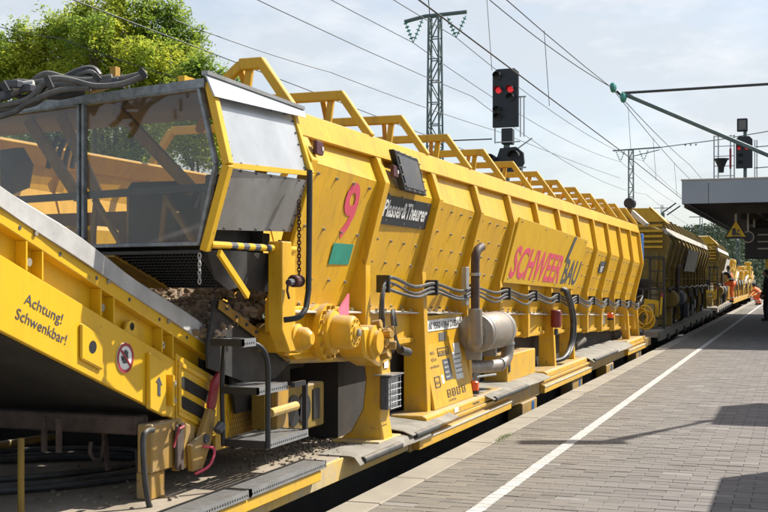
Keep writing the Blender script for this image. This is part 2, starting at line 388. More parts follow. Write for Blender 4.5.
def stone_mat(name, cols):
    m = bpy.data.materials.new(name); m.use_nodes = True; t = m.node_tree; L = t.links.new; b = t.nodes['Principled BSDF']
    g = t.nodes.new('ShaderNodeNewGeometry'); cr = t.nodes.new('ShaderNodeValToRGB'); L(g.outputs['Random Per Island'], cr.inputs[0])
    e = cr.color_ramp.elements; e[0].color = (*cols[0], 1); e[1].color = (*cols[-1], 1)
    for i, c in enumerate(cols[1:-1]): x = e.new((i + 1) / (len(cols) - 1)); x.color = (*c, 1)
    n = t.nodes.new('ShaderNodeTexNoise'); n.inputs['Scale'].default_value = 40; n.inputs['Detail'].default_value = 5; L(g.outputs['Position'], n.inputs['Vector'])
    q = t.nodes.new('ShaderNodeMix'); q.data_type = 'RGBA'; q.blend_type = 'MULTIPLY'; q.inputs[0].default_value = .5; L(cr.outputs[0], q.inputs[6]); L(n.outputs['Color'], q.inputs[7])
    L(q.outputs[2], b.inputs['Base Color']); b.inputs['Roughness'].default_value = .9; M[name] = m
stone_mat('ballast_stone', [(.24, .17, .11), (.38, .28, .18), (.50, .40, .28), (.17, .12, .08), (.34, .24, .15)])
stone_mat('crumbs', [(.18, .14, .10), (.34, .28, .20), (.10, .08, .06)])

# ------------------------------------------------------------------ ground, track, platform
tag(MB().add([(-1500,-300,-1.15),(1500,-300,-1.15),(1500,2200,-1.15),(-1500,2200,-1.15)], [(0,1,2,3)]).build('ground', 'ground'), kind='structure')
XC = -4.55
tb = tag(MB().xz([(XC-6.5,-1.146),(XC+1.66,-1.146),(XC+1.66,-.93),(XC-6.0,-.93)], -8, 260).build('track_bed', 'ballast_dark'), kind='structure')
rl = MB()
for dx in (-.75, .75, -5.25, -3.75):
    rl.xz([(XC+dx-.07,-.92),(XC+dx+.07,-.92),(XC+dx+.07,-.9),(XC+dx+.012,-.88),(XC+dx+.012,-.80),(XC+dx+.036,-.79),(XC+dx+.036,-.75),(XC+dx-.036,-.75),(XC+dx-.036,-.79),(XC+dx-.012,-.80),(XC+dx-.012,-.88),(XC+dx-.07,-.9)], -8, 260)
rl.build('rail', 'rail', tb)
EX = -2.866
pf = tag(MB().xz([(EX+.06,-1.14),(30,-1.14),(30,-.075),(EX+.06,-.075)], -8, 260).build('platform', 'concrete_dark'), kind='structure')
# joint bed and coping slabs (1 m long each)
MB().box(BX0+.002, 6, 4, 60, -.07, -.0075).build('joint_sand', 'joint', pf)
MB().box(BX0+.002, 28, 60.01, 258, -.07, 0).build('far_paving', 'paver_far', pf)
MB().box(6.01, 28, -8, 60, -.07, 0).build('side_paving', 'paver_far', pf)
MB().box(BX0+.002, 6, -8, 3.99, -.07, 0).build('near_paving', 'paver_far', pf)
sm = None
for i in range(60):
    y = 2.2 + i * 1.005
    if sm is None:
        o = MB().box(EX, BX0-.012, y+.004, y+1.001, -.14, 0).build('edge_slab', 'slab', pf, bevel=.008); sm = o
    else:
        o = sm.copy(); COL.objects.link(o); o.parent = pf; o.location = (0, i * 1.005, random.uniform(-.002, .001))
MB().box(EX, BX0-.012, 62.6, 258, -.14, -.001).build('far_edge_slab', 'slab', pf)
def brick_geo(mb, x0, x1, y0, y1, dz):
    g = .0022; c = .003; z1 = dz
    a = (x0+g, x1-g, y0+g, y1-g); b = (a[0]+c, a[1]-c, a[2]+c, a[3]-c)
    vs = [(a[0],a[2],-.03),(a[1],a[2],-.03),(a[1],a[3],-.03),(a[0],a[3],-.03),
          (a[0],a[2],z1-c),(a[1],a[2],z1-c),(a[1],a[3],z1-c),(a[0],a[3],z1-c),
          (b[0],b[2],z1),(b[1],b[2],z1),(b[1],b[3],z1),(b[0],b[3],z1)]
    fs = [(i, (i+1)%4, (i+1)%4+4, i+4) for i in range(4)] + [(i+4, (i+1)%4+4, (i+1)%4+8, i+8) for i in range(4)] + [(8,9,10,11)]
    mb.add(vs, fs)
cand = []; far = MB()
for r in range(int(4.1/BH), int(59.9/BH)):
    off = .5 * (r % 2)
    for c in range(-1, 40):
        x0 = BX0 + (c - off) * BW; x1 = x0 + BW; x0 = max(x0, BX0+.003)
        if x1 - x0 < .03 or x0 > (5.5 if r*BH < 30 else 1.5): continue
        y0 = r * BH; xm, ym = (x0+x1)/2, y0 + BH/2
        d = -xm*sth + ym*cth; u = 384 + F*(xm*cth + ym*sth)/d; v = HZ + F*CZ/d
        vis = -10 < u < 775 and v < 516
        cand.append((d if vis else 1e6 + d, x0, x1, y0, y0 + BH))
cand.sort(key=lambda q: q[0])
shared = {}
for k, (d, x0, x1, y0, y1) in enumerate(cand):
    if k < 300:
        key = round(x1 - x0, 3)
        if key not in shared:
            mb = MB(); brick_geo(mb, 0, x1-x0, 0, BH, 0); o = mb.build('brick', 'paver', pf); shared[key] = o.data
        else:
            o = bpy.data.objects.new('brick', shared[key]); COL.objects.link(o); o.parent = pf
        o.location = (x0, y0, random.uniform(-.003, .0015)); o.rotation_euler = (random.uniform(-.006,.006), random.uniform(-.006,.006), random.uniform(-.004,.004))
    else: brick_geo(far, x0, x1, y0, y1, random.uniform(-.003, .0015))
far.build('paving_bricks', 'paver', pf, kind='stuff')
ln = MB()
for r in range(int(4.1/BH), int(170/BH)):
    y = r*BH
    if r * BH < 60: ln.box(-2.0+random.uniform(-.003,.003), -1.903+random.uniform(-.003,.003), y+.004, y+BH-.004, .001, .0045)
ln.box(-2.0, -1.895, 60, 255, .001, .0045)
ln.build('line_marking', 'line_white', pf, kind='stuff')
ml0 = M['line_white'].node_tree; b0_ = ml0.nodes['Principled BSDF']; src = b0_.inputs['Base Color'].links[0].from_socket
nn_ = ml0.nodes.new('ShaderNodeTexNoise'); nn_.inputs['Scale'].default_value = 22; nn_.inputs['Detail'].default_value = 8; nn_.inputs['Roughness'].default_value = .75
gg_ = ml0.nodes.new('ShaderNodeNewGeometry'); ml0.links.new(gg_.outputs['Position'], nn_.inputs['Vector'])
rr_ = ml0.nodes.new('ShaderNodeMapRange'); rr_.inputs['From Min'].default_value = .56; rr_.inputs['From Max'].default_value = .64; rr_.inputs['To Max'].default_value = .75; ml0.links.new(nn_.outputs['Fac'], rr_.inputs[0])
mm_ = ml0.nodes.new('ShaderNodeMix'); mm_.data_type = 'RGBA'; ml0.links.new(rr_.outputs[0], mm_.inputs[0]); ml0.links.new(src, mm_.inputs[6]); mm_.inputs[7].default_value = (.20, .18, .155, 1); ml0.links.new(mm_.outputs[2], b0_.inputs['Base Color'])
# green moss in the slab joint
mo = MB()
for c0, n_ in ((pX(505, 436, BX0), 260), (pX(500, 438, BX0), 80), (pX(745, 415, -.3), 0), (pX(585, 388, BX0), 60)):
    for i in range(n_):
        x = BX0 + random.gauss(.0, .022); y = c0.y + random.gauss(0, .16); z = .0
        a = random.uniform(0, pi); h = random.uniform(.002, .008); wd = .005
        mo.add([(x-wd*cos(a), y-wd*sin(a), z), (x+wd*cos(a), y+wd*sin(a), z), (x+random.gauss(0,.008), y+random.gauss(0,.008), z+h)], [(0,1,2)])
tag(mo.build('moss', 'moss'), 'green moss growing in the joint behind the platform edge slabs', 'moss', kind='stuff')

# ------------------------------------------------------------------ hopper wagons
def mirx(x): return 2 * XC - x
DY = 1.44
def hopper(root, Y0, nb, zt=2.62, dec=.031, main=True, ymat='yellow', bows=True, skip_post=()):
    """self unloading hopper with ribs; returns the hopper part"""
    Y1 = Y0 + nb * DY
    zb = lambda y: zt - .37 - .027 * (y - Y0 - 1.4) * (dec > 0)
    zm = lambda y: zt - 1.01 - dec * (y - Y0 - 1.4)
    zf = lambda y: zt - 1.32 - dec * (y - Y0)
    zo = lambda y: zt - 1.67 - dec * (y - Y0 - 1.4)
    # inner body: far wall + floor
    b = MB()
    xm = mirx(-3.06)
    b.prism([(xm, Y0+.01, zb(Y0)), (xm, Y1, zb(Y1)), (mirx(-3.14), Y1, zt-.12), (mirx(-3.14), Y0+.01, zt-.12)], (-.02, 0, 0))
    b.prism([(xm, Y0+.01, zb(Y0)-.002), (xm, Y1, zb(Y1)-.002), (mirx(-3.33), Y1, zf(Y1)), (mirx(-3.33), Y0+.01, zf(Y0))], (-.02, 0, 0))
    b.box(mirx(-3.30), -3.45, Y0+1.5, Y1-.05, zo(Y1)+.3, zo(Y1)+.35)
    b.prism([(-3.40, Y0+.2, zf(Y0)-.3), (-3.40, Y1-.1, zf(Y1)-.3), (-3.40, Y1-.1, zo(Y1)), (-3.40, Y0+.2, zo(Y0))], (-.015, 0, 0))
    hp = b.build('hopper', ymat, root)
    MB().prism([(-3.42, Y0+1.45, .235), (-3.42, Y1-.3, .235), (-3.42, Y1-.3, zo(Y1)-.01), (-3.42, Y0+1.45, zo(Y0+1.45)-.01)], (mirx(-3.42)+3.42, 0, 0)).build('shade_infill', 'dark_under', root)  # near-black infill stands in for the shade behind the side openings
    # end walls
    for ye, s in ((Y1, 1),) if main else ((Y0, -1), (Y1, 1)):
        MB().xz([(-3.18, zt-.05), (-3.055, zb(ye)), (-3.33, zf(ye)), (-3.33, zo(ye)), (mirx(-3.33), zo(ye)), (mirx(-3.33), zf(ye)), (mirx(-3.055), zb(ye)), (mirx(-3.18), zt-.05)], ye-.02, ye+.02).build('end_wall', ymat, hp)
    # rims
    for sgn in (1, -1):
        q = (lambda x: x) if sgn > 0 else mirx
        MB().xz([(q(-3.125), zt), (q(-3.075), zt-.17), (q(-3.14), zt-.17), (q(-3.23), zt-.02), (q(-3.20), zt)], Y0-.03, Y1+.03).build('rim', ymat if main else 'plate_white_dusty', hp, bevel=.006)
    # ribs
    for i in range(nb + 1):
        y = Y0 + i * DY; w_ = .055
        zp = {0: zo(y)+.15, 1: zt-1.50}.get(i, zo(y)) if main else zo(y)
        if main and i in (2, 3, 6, 7): zp = .30
        if not main and i % 3 == 0: zp = .3
        wid = .0 if zp > .31 else .05
        poly = [(-3.073, zt-.173), (-2.997, zb(y)), (-3.163, zm(y)), (-3.163+wid, zp), (-3.34, zp), (-3.34, zf(y)+.02), (-3.075, zb(y)), (-3.15, zt-.173)]
        MB().xz(poly, y-w_, y+w_).build('rib', ymat, hp, bevel=.005)
        if not (main and i == 0):
            f2 = [(mirx(a), c) for a, c in poly[:3]] + [(mirx(-3.34), zf(y)), (mirx(-3.075), zb(y)), (mirx(-3.15), zt-.173)]
            MB().xz(f2, y-w_, y+w_).build('rib', ymat, hp)
    bolts = MB()
    def bolt(p, n):
        bolts.cyl(p - n*.004, p + n*.008, .0135, 8); bolts.cyl(p + n*.008, p + n*.020, .0085, 6)
    for i in range(nb):
        a, c = Y0 + i*DY + .056, Y0 + (i+1)*DY - .056
        MB().prism([(-3.140, a, zt-.150), (-3.057, a, zb(a)), (-3.057, c, zb(c)), (-3.140, c, zt-.150)], (-.015, 0, 0)).build('upper_panel', ymat, hp)
        MB().prism([(-3.057, a, zb(a)-.003), (-3.335, a, zf(a)), (-3.335, c, zf(c)), (-3.057, c, zb(c)-.003)], (-.015, 0, 0)).build('lower_panel', ymat, hp)
        MB().prism([(-3.27, a, zf(a)-.02), (-3.27, a, zo(a)), (-3.27, c, zo(c)), (-3.27, c, zf(c)-.02)], (-.02, 0, 0)).build('web_panel', ymat, hp)
        # bolted flange ledge
        MB().prism([(-3.33, a, zf(a)), (-3.19, a, zf(a)-.012), (-3.19, c, zf(c)-.012), (-3.33, c, zf(c))], (0, 0, -.012)).build('flange', 'plate_white_dusty' if main else ymat, hp)
        MB().box(-3.268, -3.24, a, c, zo(a)-.01, zo(a)+.03).build('lower_lip', ymat, hp)
        n = V((.96, 0, -.28))
        for fr, cnt in (((.06, 4), (.26, 3), (.42, 4), (.60, 4), (.78, 4), (.96, 5)) if main else ((.08, 3), (.9, 3))):
            for k in range(cnt):
                y = a + (c - a) * (k + .5) / cnt; y += (.06 if fr == .53 else 0)
                if main and i == 0 and fr in (.26, .60): continue
                p = V((-3.057, y, zb(y)-.003)).lerp(V((-3.335, y, zf(y))), fr); bolt(p, n)
        if main:
            for fr in (.45, .60, .85): bolt(V((-3.045, a-.02, zb(a))).lerp(V((-3.19, a-.02, zm(a))), fr) * 1.0 + V((-.06, -.092, 0)), V((0, -1, 0)))
            for k in range(6):
                y = a + (c-a)*(k+.5)/6; bolts.cyl((-3.235, y, zf(y)-.012), (-3.235, y, zf(y)+.016), .012, 6)
    bolts.build('bolts', 'bolt', hp, kind='stuff')
    if bows:
        for i in range(nb + 1):
            y = Y0 + i*DY - .03; pa = V((-3.13, y, zt-.01)); pb = V((-3.37, y, zt+.325)); pc = V((mirx(-3.37), y, zt+.325)); pd_ = V((mirx(-3.13), y, zt-.01))
            t = .075; m_ = MB()
            m_.beam(pa, pb + (pb-pa).normalized()*.03, t, t*.8)
            if i or not main: m_.beam(pb, pc, t*.9, t); m_.beam(pc, pd_, t, t*.8)
            else: m_.beam(pb, pb+V((-.16,0,.0)), t*.9, t); m_.beam(pb+V((-.15,0,0)), V((-3.75,y,zt+.14)), t*.8, t*.8); m_.beam(V((-3.74,y,zt+.15)), V((-3.9,y+.1,zt-.1)), t*.7, t*.7)
            m_.build('roof_bow', ymat, hp, bevel=.006)
            g_ = MB(); g_.beam(pb+V((-.10,.02,-.02)), pb+V((-.13,.02,-.24)), .05, .03)
            if i < nb and main:
                a2 = V((-3.55, y+.04, zt+.30)); b2 = V((-3.95, y + DY*.86, zt+.02)); g_.beam(a2, b2, .04, .04)
            g_.build('bow_brace', ymat, hp)
        MB().beam((-4.0, Y0, zt+.26), (-4.0, Y1, zt+.26), .05, .05).build('roof_rail', ymat, hp)
    return hp, zb, zm, zf, zo
mat('plate_white_dusty', (.55, .52, .46), .7, col2=(.40, .38, .34), nscale=4)

def wheelset(root, y):
    m = MB(); m.cyl((XC-.8, y, -.33), (XC+.8, y, -.33), .085, 10)
    a = m.build('axle', 'wheel', root)
    for s in (-1, 1):
        MB().lathe((XC+s*.72, y, -.33), (s, 0, 0), [(-.01,.46),(.02,.455),(.021,.42),(.14,.42),(.141,.36),(.11,.33),(.11,.14),(.17,.13),(.17,.06)], 26).build('wheel', 'wheel', root, smooth=True)
        MB().lathe((XC+s*.86, y, -.33), (s, 0, 0), [(.0,.385),(.006,.385)], 26).build('wheel_rim_paint', 'red', root)
def bogie(root, yc):
    for dy in (-.9, .9): wheelset(root, yc + dy)
    f = MB()
    for s in (-1, 1):
        x = XC + s*1.02
        f.yz([(yc-1.4,-.42),(yc-1.4,-.12),(yc-.5,-.02),(yc+.5,-.02),(yc+1.4,-.12),(yc+1.4,-.42),(yc+1.2,-.42),(yc+.5,-.30),(yc-.5,-.30),(yc-1.2,-.42)], x-.06, x+.06)
        for dy in (-.9, .9): f.box(x-.13, x+.13, yc+dy-.14, yc+dy+.14, -.5, -.2)
    f.build('bogie_frame', 'dark_under', root, bevel=.01, kind='stuff')

# ---- wagon A
WA = thing('hopper_wagon', (XC, 7, -.75), 'large yellow ribbed hopper wagon with a red 9 and SCHWEERBAU lettering, nearest and sunlit', 'railway wagon', 'yellow hopper wagons of the train')
hA, zb, zm, zf, zo = hopper(WA, 7.0, 12)
# deck
MB().box(mirx(-3.06), -3.075, 2.0, 26.0, .10, .225).build('deck', 'deck_dust', WA, bevel=.01)
MB().box(-3.072, -3.05, 2.0, 9.1, .07, .222).build('deck_edge', 'sill_worn', WA, bevel=.004)
fr = MB(); fr.box(-5.9, -5.7, 2, 26, -.25, .095); fr.box(-3.45, -3.25, 2, 26, -.25, .095)
for y in range(3, 26, 2): fr.box(-5.69, -3.46, y, y+.2, -.2, .09)
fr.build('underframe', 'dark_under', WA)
for y in (5.0, 10.2, 21.5): bogie(WA, y)
# raised sill boxes with a rail groove
def sill(y0, y1, zt_=.31):
    m = MB().xz([(-3.35, .228), (-3.35, zt_), (-3.06, zt_), (-3.02, zt_-.02), (-3.02, .228)], y0, y1); m.build('sill_box', 'yellow', WA, bevel=.006)
    m = MB().xz([(-3.048,.226),(-3.0,.226),(-3.0,.195),(-3.03,.185),(-3.03,.165),(-2.985,.155),(-2.985,.06),(-3.048,.06)], y0-.3, y1+.2)
    m.build('sill_rail', 'yellow', WA, bevel=.004)
    MB().box(-2.984, -2.975, y0-.3, y1+.2, .135, .15).build('sill_strip', 'plate_white_dusty', WA)
sill(9.5, 12.3); sill(14.6, 17.6); sill(22.2, 24.6)
MB().box(-3.07, -3.048, 9.12, 26, .05, .222).build('deck_edge', 'yellow_dirty', WA)
for y in (13.2, 16.4, 19.5, 23.3):
    o = MB().box(-3.2, -3.02, y, y+.8, -.25, .045).build('hanging_box', 'yellow_dirty', WA, bevel=.01)
    MB().box(-3.018, -3.015, y+.5, y+.62, -.1, .02).build('sticker', 'blue_sticker', WA)
# number panel between posts 2 and 3
pp = [(-3.262, 9.95, 1.23), (-3.20, 9.95, 1.13), (-3.07, 9.95, .31), (-3.07, 11.2, .31), (-3.20, 11.2, 1.09), (-3.262, 11.2, 1.20)]
MB().xz([(-3.20, 1.16), (-3.19, .90), (-3.08, .312), (-3.11, .312), (-3.22, .90), (-3.23, 1.16)], 9.945, 11.255).build('number_panel', 'yellow', WA, bevel=.003)
PN = V((-3.19, 0, .90)); up = V((.0, 0, 1)); upl = V((-.19, 0, 1)).normalized()
def pan(y, z):   # point on leaning lower part of the panel
    return V((-3.19 + (.90 - z) * .11/.588, y, z))
def quad(p, wv, hv, th, name, m, par):
    p, wv, hv = V(p), V(wv), V(hv); n = wv.cross(hv).normalized()
    return MB().prism([p, p+wv, p+wv+hv, p+hv], n*th).build(name, m, par)
quad((-3.192, 10.06, 1.015), (0, 1.15, 0), (0, 0, .105), .004, 'number_plate', 'white', WA)
text('80 9552 139-4 D-SBAU', (-3.188, 10.09, 1.035), (0,1,0), up, .088, 'print_dark', WA, fit=1.08, off=.0015)
quad((-3.196, 10.42, .91), (0, .22, 0), (0, 0, .08), .010, 'maker_plate', 'plate_grey', WA)
quad(pan(10.85, .70) + V((.002,0,0)), (0, .22, 0), upl*.17, .003, 'notice', 'white', WA)
quad(pan(10.78, .52), (0, .24, 0), upl*.27, .004, 'notice', 'white', WA)
quad(pan(10.42, .54), (0, .24, 0), upl*.20, .004, 'notice', 'print_dark', WA)
def tx(s, y, z, sz, m='print_dark', xs=1.3, par=WA): return text(s, pan(y, z) + V((.001,0,0)), (0,1,0), upl, sz, m, par, xs=xs, lift=.005)
for i in range(5): tx('Wartung / Revision REV', 10.80, .755-.045*i, .018)
for i in range(4): text('Lastgrenzen', pan(10.44, .70-.045*i) + V((.006,0,0)), (0,1,0), upl, .026, 'white', WA)
tx('40,0 t', 10.08, .80, .045); tx('42,5 m', 10.08, .74, .045); tx('max 100 km/h', 10.02, .68, .035)
tx('60.000 Kg', 10.34, .785, .055)
for (y, z, w_, h_) in ((10.32, .775, .36, .075), (10.08, .50, .16, .10), (10.40, .385, .1, .07), (10.56, .385, .1, .07), (10.72, .385, .1, .07), (10.90, .385, .1, .07)):
    m = MB(); t = .006
    for a, b_, c, d in ((0, 0, w_, t), (0, h_-t, w_, t), (0, 0, t, h_), (w_-t, 0, t, h_)):
        p = pan(y+a, z) + upl*b_; q = V((0, c, 0)); r_ = upl*d; m.prism([p, p+q, p+q+r_, p+r_], V((.006, 0, .001)))
    m.build('printed_box', 'print_dark', WA)
for k, (y, s) in enumerate(((10.42, 'A'), (10.58, 'B'), (10.74, 'C'), (10.92, 'D'))): tx(s, y, .40, .05)
tx('10,0 m', 10.09, .53, .04); tx('14,2t 18,0t 22,5t', 10.40, .345, .028)
quad(pan(10.30, .52), (0, .07, 0), upl*.08, .004, 'sticker', 'white', WA)
tx('!', 10.325, .535, .06, 'pink')
text('D-SBAU', (-3.267, 8.62, 1.0), (0,1,0), up, .10, 'print_dark', WA, xs=1.2)
quad((-3.018, 10.35, .245), (0, .14, 0), (0,0,.045), .003, 'sticker', 'white', WA)
text('Wagenpflege', (-3.017, 11.0, .255), (0,1,0), up, .032, 'print_dark', WA, xs=1.5)
# big 9 and green patch on the first lower panel
def low(y, f, o=.008):
    p = V((-3.057, y, zb(y)-.003)).lerp(V((-3.335, y, zf(y))), f); return p + V((.96*o, 0, -.28*o))
lup = V((.283, 0, .96))
text('9', low(7.80, .45, .002), (0,1,0), lup, .58, 'pink', hA, off=.012, shear=.0, xs=1.0)
p0 = low(7.80, .66, .004); quad(p0, (0, .40, 0), lup*.16, .003, 'green_patch', 'green_print', hA)
# black sign on panel 1: Plasser & Theurer
p0 = low(8.53, .30); pl = quad(p0, (0, 1.24, 0), lup*.235, .012, 'name_plate', 'signal_black', hA)
text('Plasser&Theurer', p0 + V((.012, .05, 0)) + lup*.065, (0,1,0), lup, .19, 'white', hA, off=.004, fit=1.12, lift=.004)
# hinged dark grille on upper panel 1
q1 = V((-3.0, 8.62, 2.50)); gr = MB()
c4 = [pX(394,149,-2.98), pX(418,159,-2.98), pX(427,196,-2.98), pX(405,190,-2.98)]
MB().plate([c4[0], c4[3], c4[2], c4[1]], .05).build('vent_hatch', 'black_paint', hA, bevel=.006)
ii = [c4[0].lerp(c4[2], .1), c4[3].lerp(c4[1], .1), c4[2].lerp(c4[0], .1), c4[1].lerp(c4[3], .1)]
MB().plate([p + V((.006,0,0)) for p in ii], .004).build('hatch_screen', 'window_dark', hA)
m = MB(); 
for a in range(4):
    for k in range(4): m.ball(c4[a].lerp(c4[(a+1)%4], (k+.5)/4) * .94 + (c4[0]+c4[2])*.03 + V((.01,0,0)), .008, 1)
m.build('hatch_bolts', 'bolt', hA, kind='stuff')
# hinge lugs (maroon)
for (x, y) in ((394, 172), (318, 149)):
    p = pX(x, y, -3.02)
    m = MB().prism([p+V((0,-.09,.05)), p+V((0,.02,.045)), p+V((0,.05,0)), p+V((0,.02,-.045)), p+V((0,-.09,-.04))], (.03,0,0)); m.build('lifting_lug', 'maroon', hA, bevel=.004)
    MB().cyl(p+V((.028,.01,0)), p+V((.034,.01,0)), .016, 10).build('lug_hole', 'plate_white_dusty', hA)
# SCHWEERBAU board
a0, a1 = 12.80, 17.3
bz = lambda y: (2.20 - .026*(y-12.8), 1.46 - .026*(y-12.8))
def bd(y, f):
    t, b_ = bz(y); return V((-2.955 + (-3.15+2.955)*f, y, t + (b_-t)*f))
MB().prism([bd(a0,0), bd(a0,1), bd(a1,1), bd(a1,0)], (-.025, 0, 0)).build('name_board', 'yellow_clean', hA, bevel=.003)
xd = V((0, 1, -.026)); upb = (bd(14,0) - bd(14,1)).normalized()
text('SCHWEER', bd(12.93, .90) + V((.002,0,0)), xd, upb, .53, 'pink', hA, off=.012, shear=.22, fit=2.92)
text('BAU', bd(16.0, .90) + V((.002,0,0)), xd, upb, .50, 'print_dark', hA, off=.010, shear=.22, fit=1.27)
s0 = bd(15.97, .50) + V((.006,0,0)); s1 = bd(16.24, .02) + V((.006,0,0))
MB().prism([s0, s0+V((0,.16,0)), s1+V((0,.16,0)), s1], (.003, 0, 0)).build('lettering', 'print_dark', hA)
m = MB()
for fy in (12.95, 14.3, 15.7, 17.15):
    for ff in (.05, .93): m.ball(bd(fy, ff) + V((.004,0,0)), .012, 1)
m.build('board_bolts', 'bolt', hA, kind='stuff')
quad(low(19.35, .33), (0, .55, 0), lup*.20, .004, 'name_plate', 'print_dark', hA)
text('P&T', low(19.40, .26) + V((0,0,-.06)), (0,1,0), lup, .14, 'white', hA, off=.003, xs=1.2)
quad((-3.268, 20.5, .69), (0, .35, 0), (0,0,.20), .004, 'notice', 'white', WA)
# hose bundle along the ribs
ys = [8.62, 9.92, 11.32, 12.72, 14.15, 15.6, 17.05, 18.5, 19.95, 21.4, 22.8, 24.2]
def hz(y): return 1.45 - .031*(y-9.0)
random.seed(21)
for k in range(3):
    pts = []
    if k < 2: pts = [V((-3.06+k*.03, 8.66, .92)), V((-3.08+k*.03, 8.50, 1.10))]
    for i, y in enumerate(ys):
        off = (1-k)*.036
        pts.append(V((-3.075, y, hz(y)+off)))
        if i < len(ys)-1:
            y2 = (y+ys[i+1])/2; pts.append(V((-3.045 + random.uniform(-.01,.01), y2, hz(y2) + off*.9 - .045 - .012*k + random.uniform(-.022,.016))))
    pts += [V((-3.1, 24.9, hz(24)+.16)), V((-3.4, 25.6, hz(24)+.05))]
    MB().tube(spline(pts, 5), (.0155, .012, .014)[k], 7).build('hose', 'hose', hA if False else WA, smooth=True)
for y in ys:
    MB().box(-3.155, -3.045, y-.02, y+.02, hz(y)-.07, hz(y)+.07).build('hose_clamp', 'black_paint', WA, bevel=.004)
# black ram plate and exhaust
MB().box(-3.13, -3.08, 10.98-.0, 11.10, 1.24, 1.62).build('exhaust_bracket', 'plate_grey', WA, bevel=.004)
sp = [V((-2.97, 10.92, 1.18)), V((-2.97, 10.92, 1.66)), V((-2.97, 10.93, 1.73)), V((-2.96, 10.98, 1.79)), V((-2.95, 11.08, 1.82))]
MB().tube(sp, .045, 12).build('exhaust_stack', 'stack_brown', WA, smooth=True)
MB().lathe((-3.02, 11.08, .96), (0,1,0), [(0,.05),(.001,.10),(.02,.105),(.021,.16),(.03,.185),(.06,.195),(1.0,.195),(1.04,.18),(1.07,.14),(1.09,.06)], 28).build('muffler', 'exhaust', WA, smooth=True)
for y in (11.16, 11.95): MB().lathe((-3.02, y, .96), (0,1,0), [(0,.195),(.001,.200),(.03,.200),(.031,.195)], 28).build('muffler_band', 'galvanised', WA, smooth=True)
MB().tube([V((-2.97,10.92,1.20)), V((-2.97,10.92,.98)), V((-2.98,10.95,.90)), V((-3.0,11.02,.87)), V((-3.02,11.10,.90))], [.07,.07,.075,.08,.08], 14).build('exhaust_elbow', 'exhaust', WA, smooth=True)
MB().tube(spline([V((-3.02,12.15,.95)), V((-3.0,12.30,.93)), V((-2.99,12.36,.80)), V((-3.0,12.33,.64)), V((-3.04,12.18,.57)), V((-3.15,11.8,.57)), V((-3.3,11.3,.60))], 4), .068, 12).build('exhaust_pipe', 'exhaust', WA, smooth=True)
for z_ in (1.18, 1.20+.33): MB().lathe((-2.97,10.92,z_),(0,0,1),[(0,.046),(.001,.056),(.03,.056),(.031,.046)],14).build('stack_clamp', 'galvanised', WA)
MB().cyl((-2.97,10.92,.965),(-2.97,10.92,1.19),.062,16).build('stack_sleeve', 'exhaust', WA, smooth=True)
MB().box(-3.25,-3.0,11.25,11.30,.68,.80).build('muffler_bracket', 'galvanised', WA); MB().box(-3.25,-3.0,11.85,11.90,.68,.80).build('muffler_bracket', 'galvanised', WA)
for t_ in ((-2.99,12.36,.80),(-3.04,12.18,.57)): MB().lathe(V(t_)+V((0,0,-.02)) if t_[1] > 12.3 else V(t_), (0,0,1) if t_[1] > 12.3 else (0,-1,0),[(0,.069),(.001,.076),(.025,.076),(.026,.069)],14).build('pipe_clamp', 'galvanised', WA)
MB().box(-3.70, -3.14, 12.95, 14.45, .30, .62).build('battery_box', 'yellow', WA, bevel=.01)
MB().box(-3.16, -3.125, 13.0, 13.05, .42, .56).build('box_latch', 'print_dark', WA)
MB().cyl((-3.08,11.35,.50),(-3.0,11.85,.49),.012,8).build('rod', 'galvanised', WA)
for (x, y) in ((-3.10, 11.33), (-3.12, 20.6)):
    z = .36 if y < 15 else .80
    MB().cyl((x, y, z), (x, y, z+.1), .055, 14).build('beacon', 'orange_lamp', WA, smooth=True, bevel=.01)
    MB().cyl((x, y, z-.03), (x, y, z), .06, 14).build('beacon_base', 'black_paint', WA)
# red filter canister and big hoses
MB().cyl((-3.08,15.5,.84),(-3.08,15.5,1.08),.07,14).build('filter_canister', 'maroon_red', WA, smooth=True, bevel=.015)
MB().cyl((-3.08,15.5,.74),(-3.08,15.5,.82),.03,8).build('filter_drain', 'print_dark', WA)
for k in range(2):
    MB().tube(spline([V((-3.06,15.75+k*.12,1.36)), V((-3.0,15.82+k*.13,1.30)), V((-2.99,16.2+k*.16,.95)), V((-3.0,16.15+k*.17,.6)), V((-3.05,15.85+k*.15,.40)), V((-3.25,15.6+k*.1,.36))], 6), .032, 9).build('thick_hose', 'hose_black', WA, smooth=True)
MB().cyl((-3.15,22.95,1.0),(-3.10,22.95,1.0),.08,14).build('round_fitting', 'print_dark', WA)
# rear legs spread outwards
for y in (22.84, 24.28):
    MB().yz([(y-.06,.9),(y+.06,.9),(y+.42,.24),(y+.22,.24)], -3.26, -3.12).build('leg', 'yellow', WA, bevel=.005)
MB().box(-3.28, -3.05, 22.6, 25.0, .226, .29).build('foot_plate', 'yellow', WA, bevel=.005)
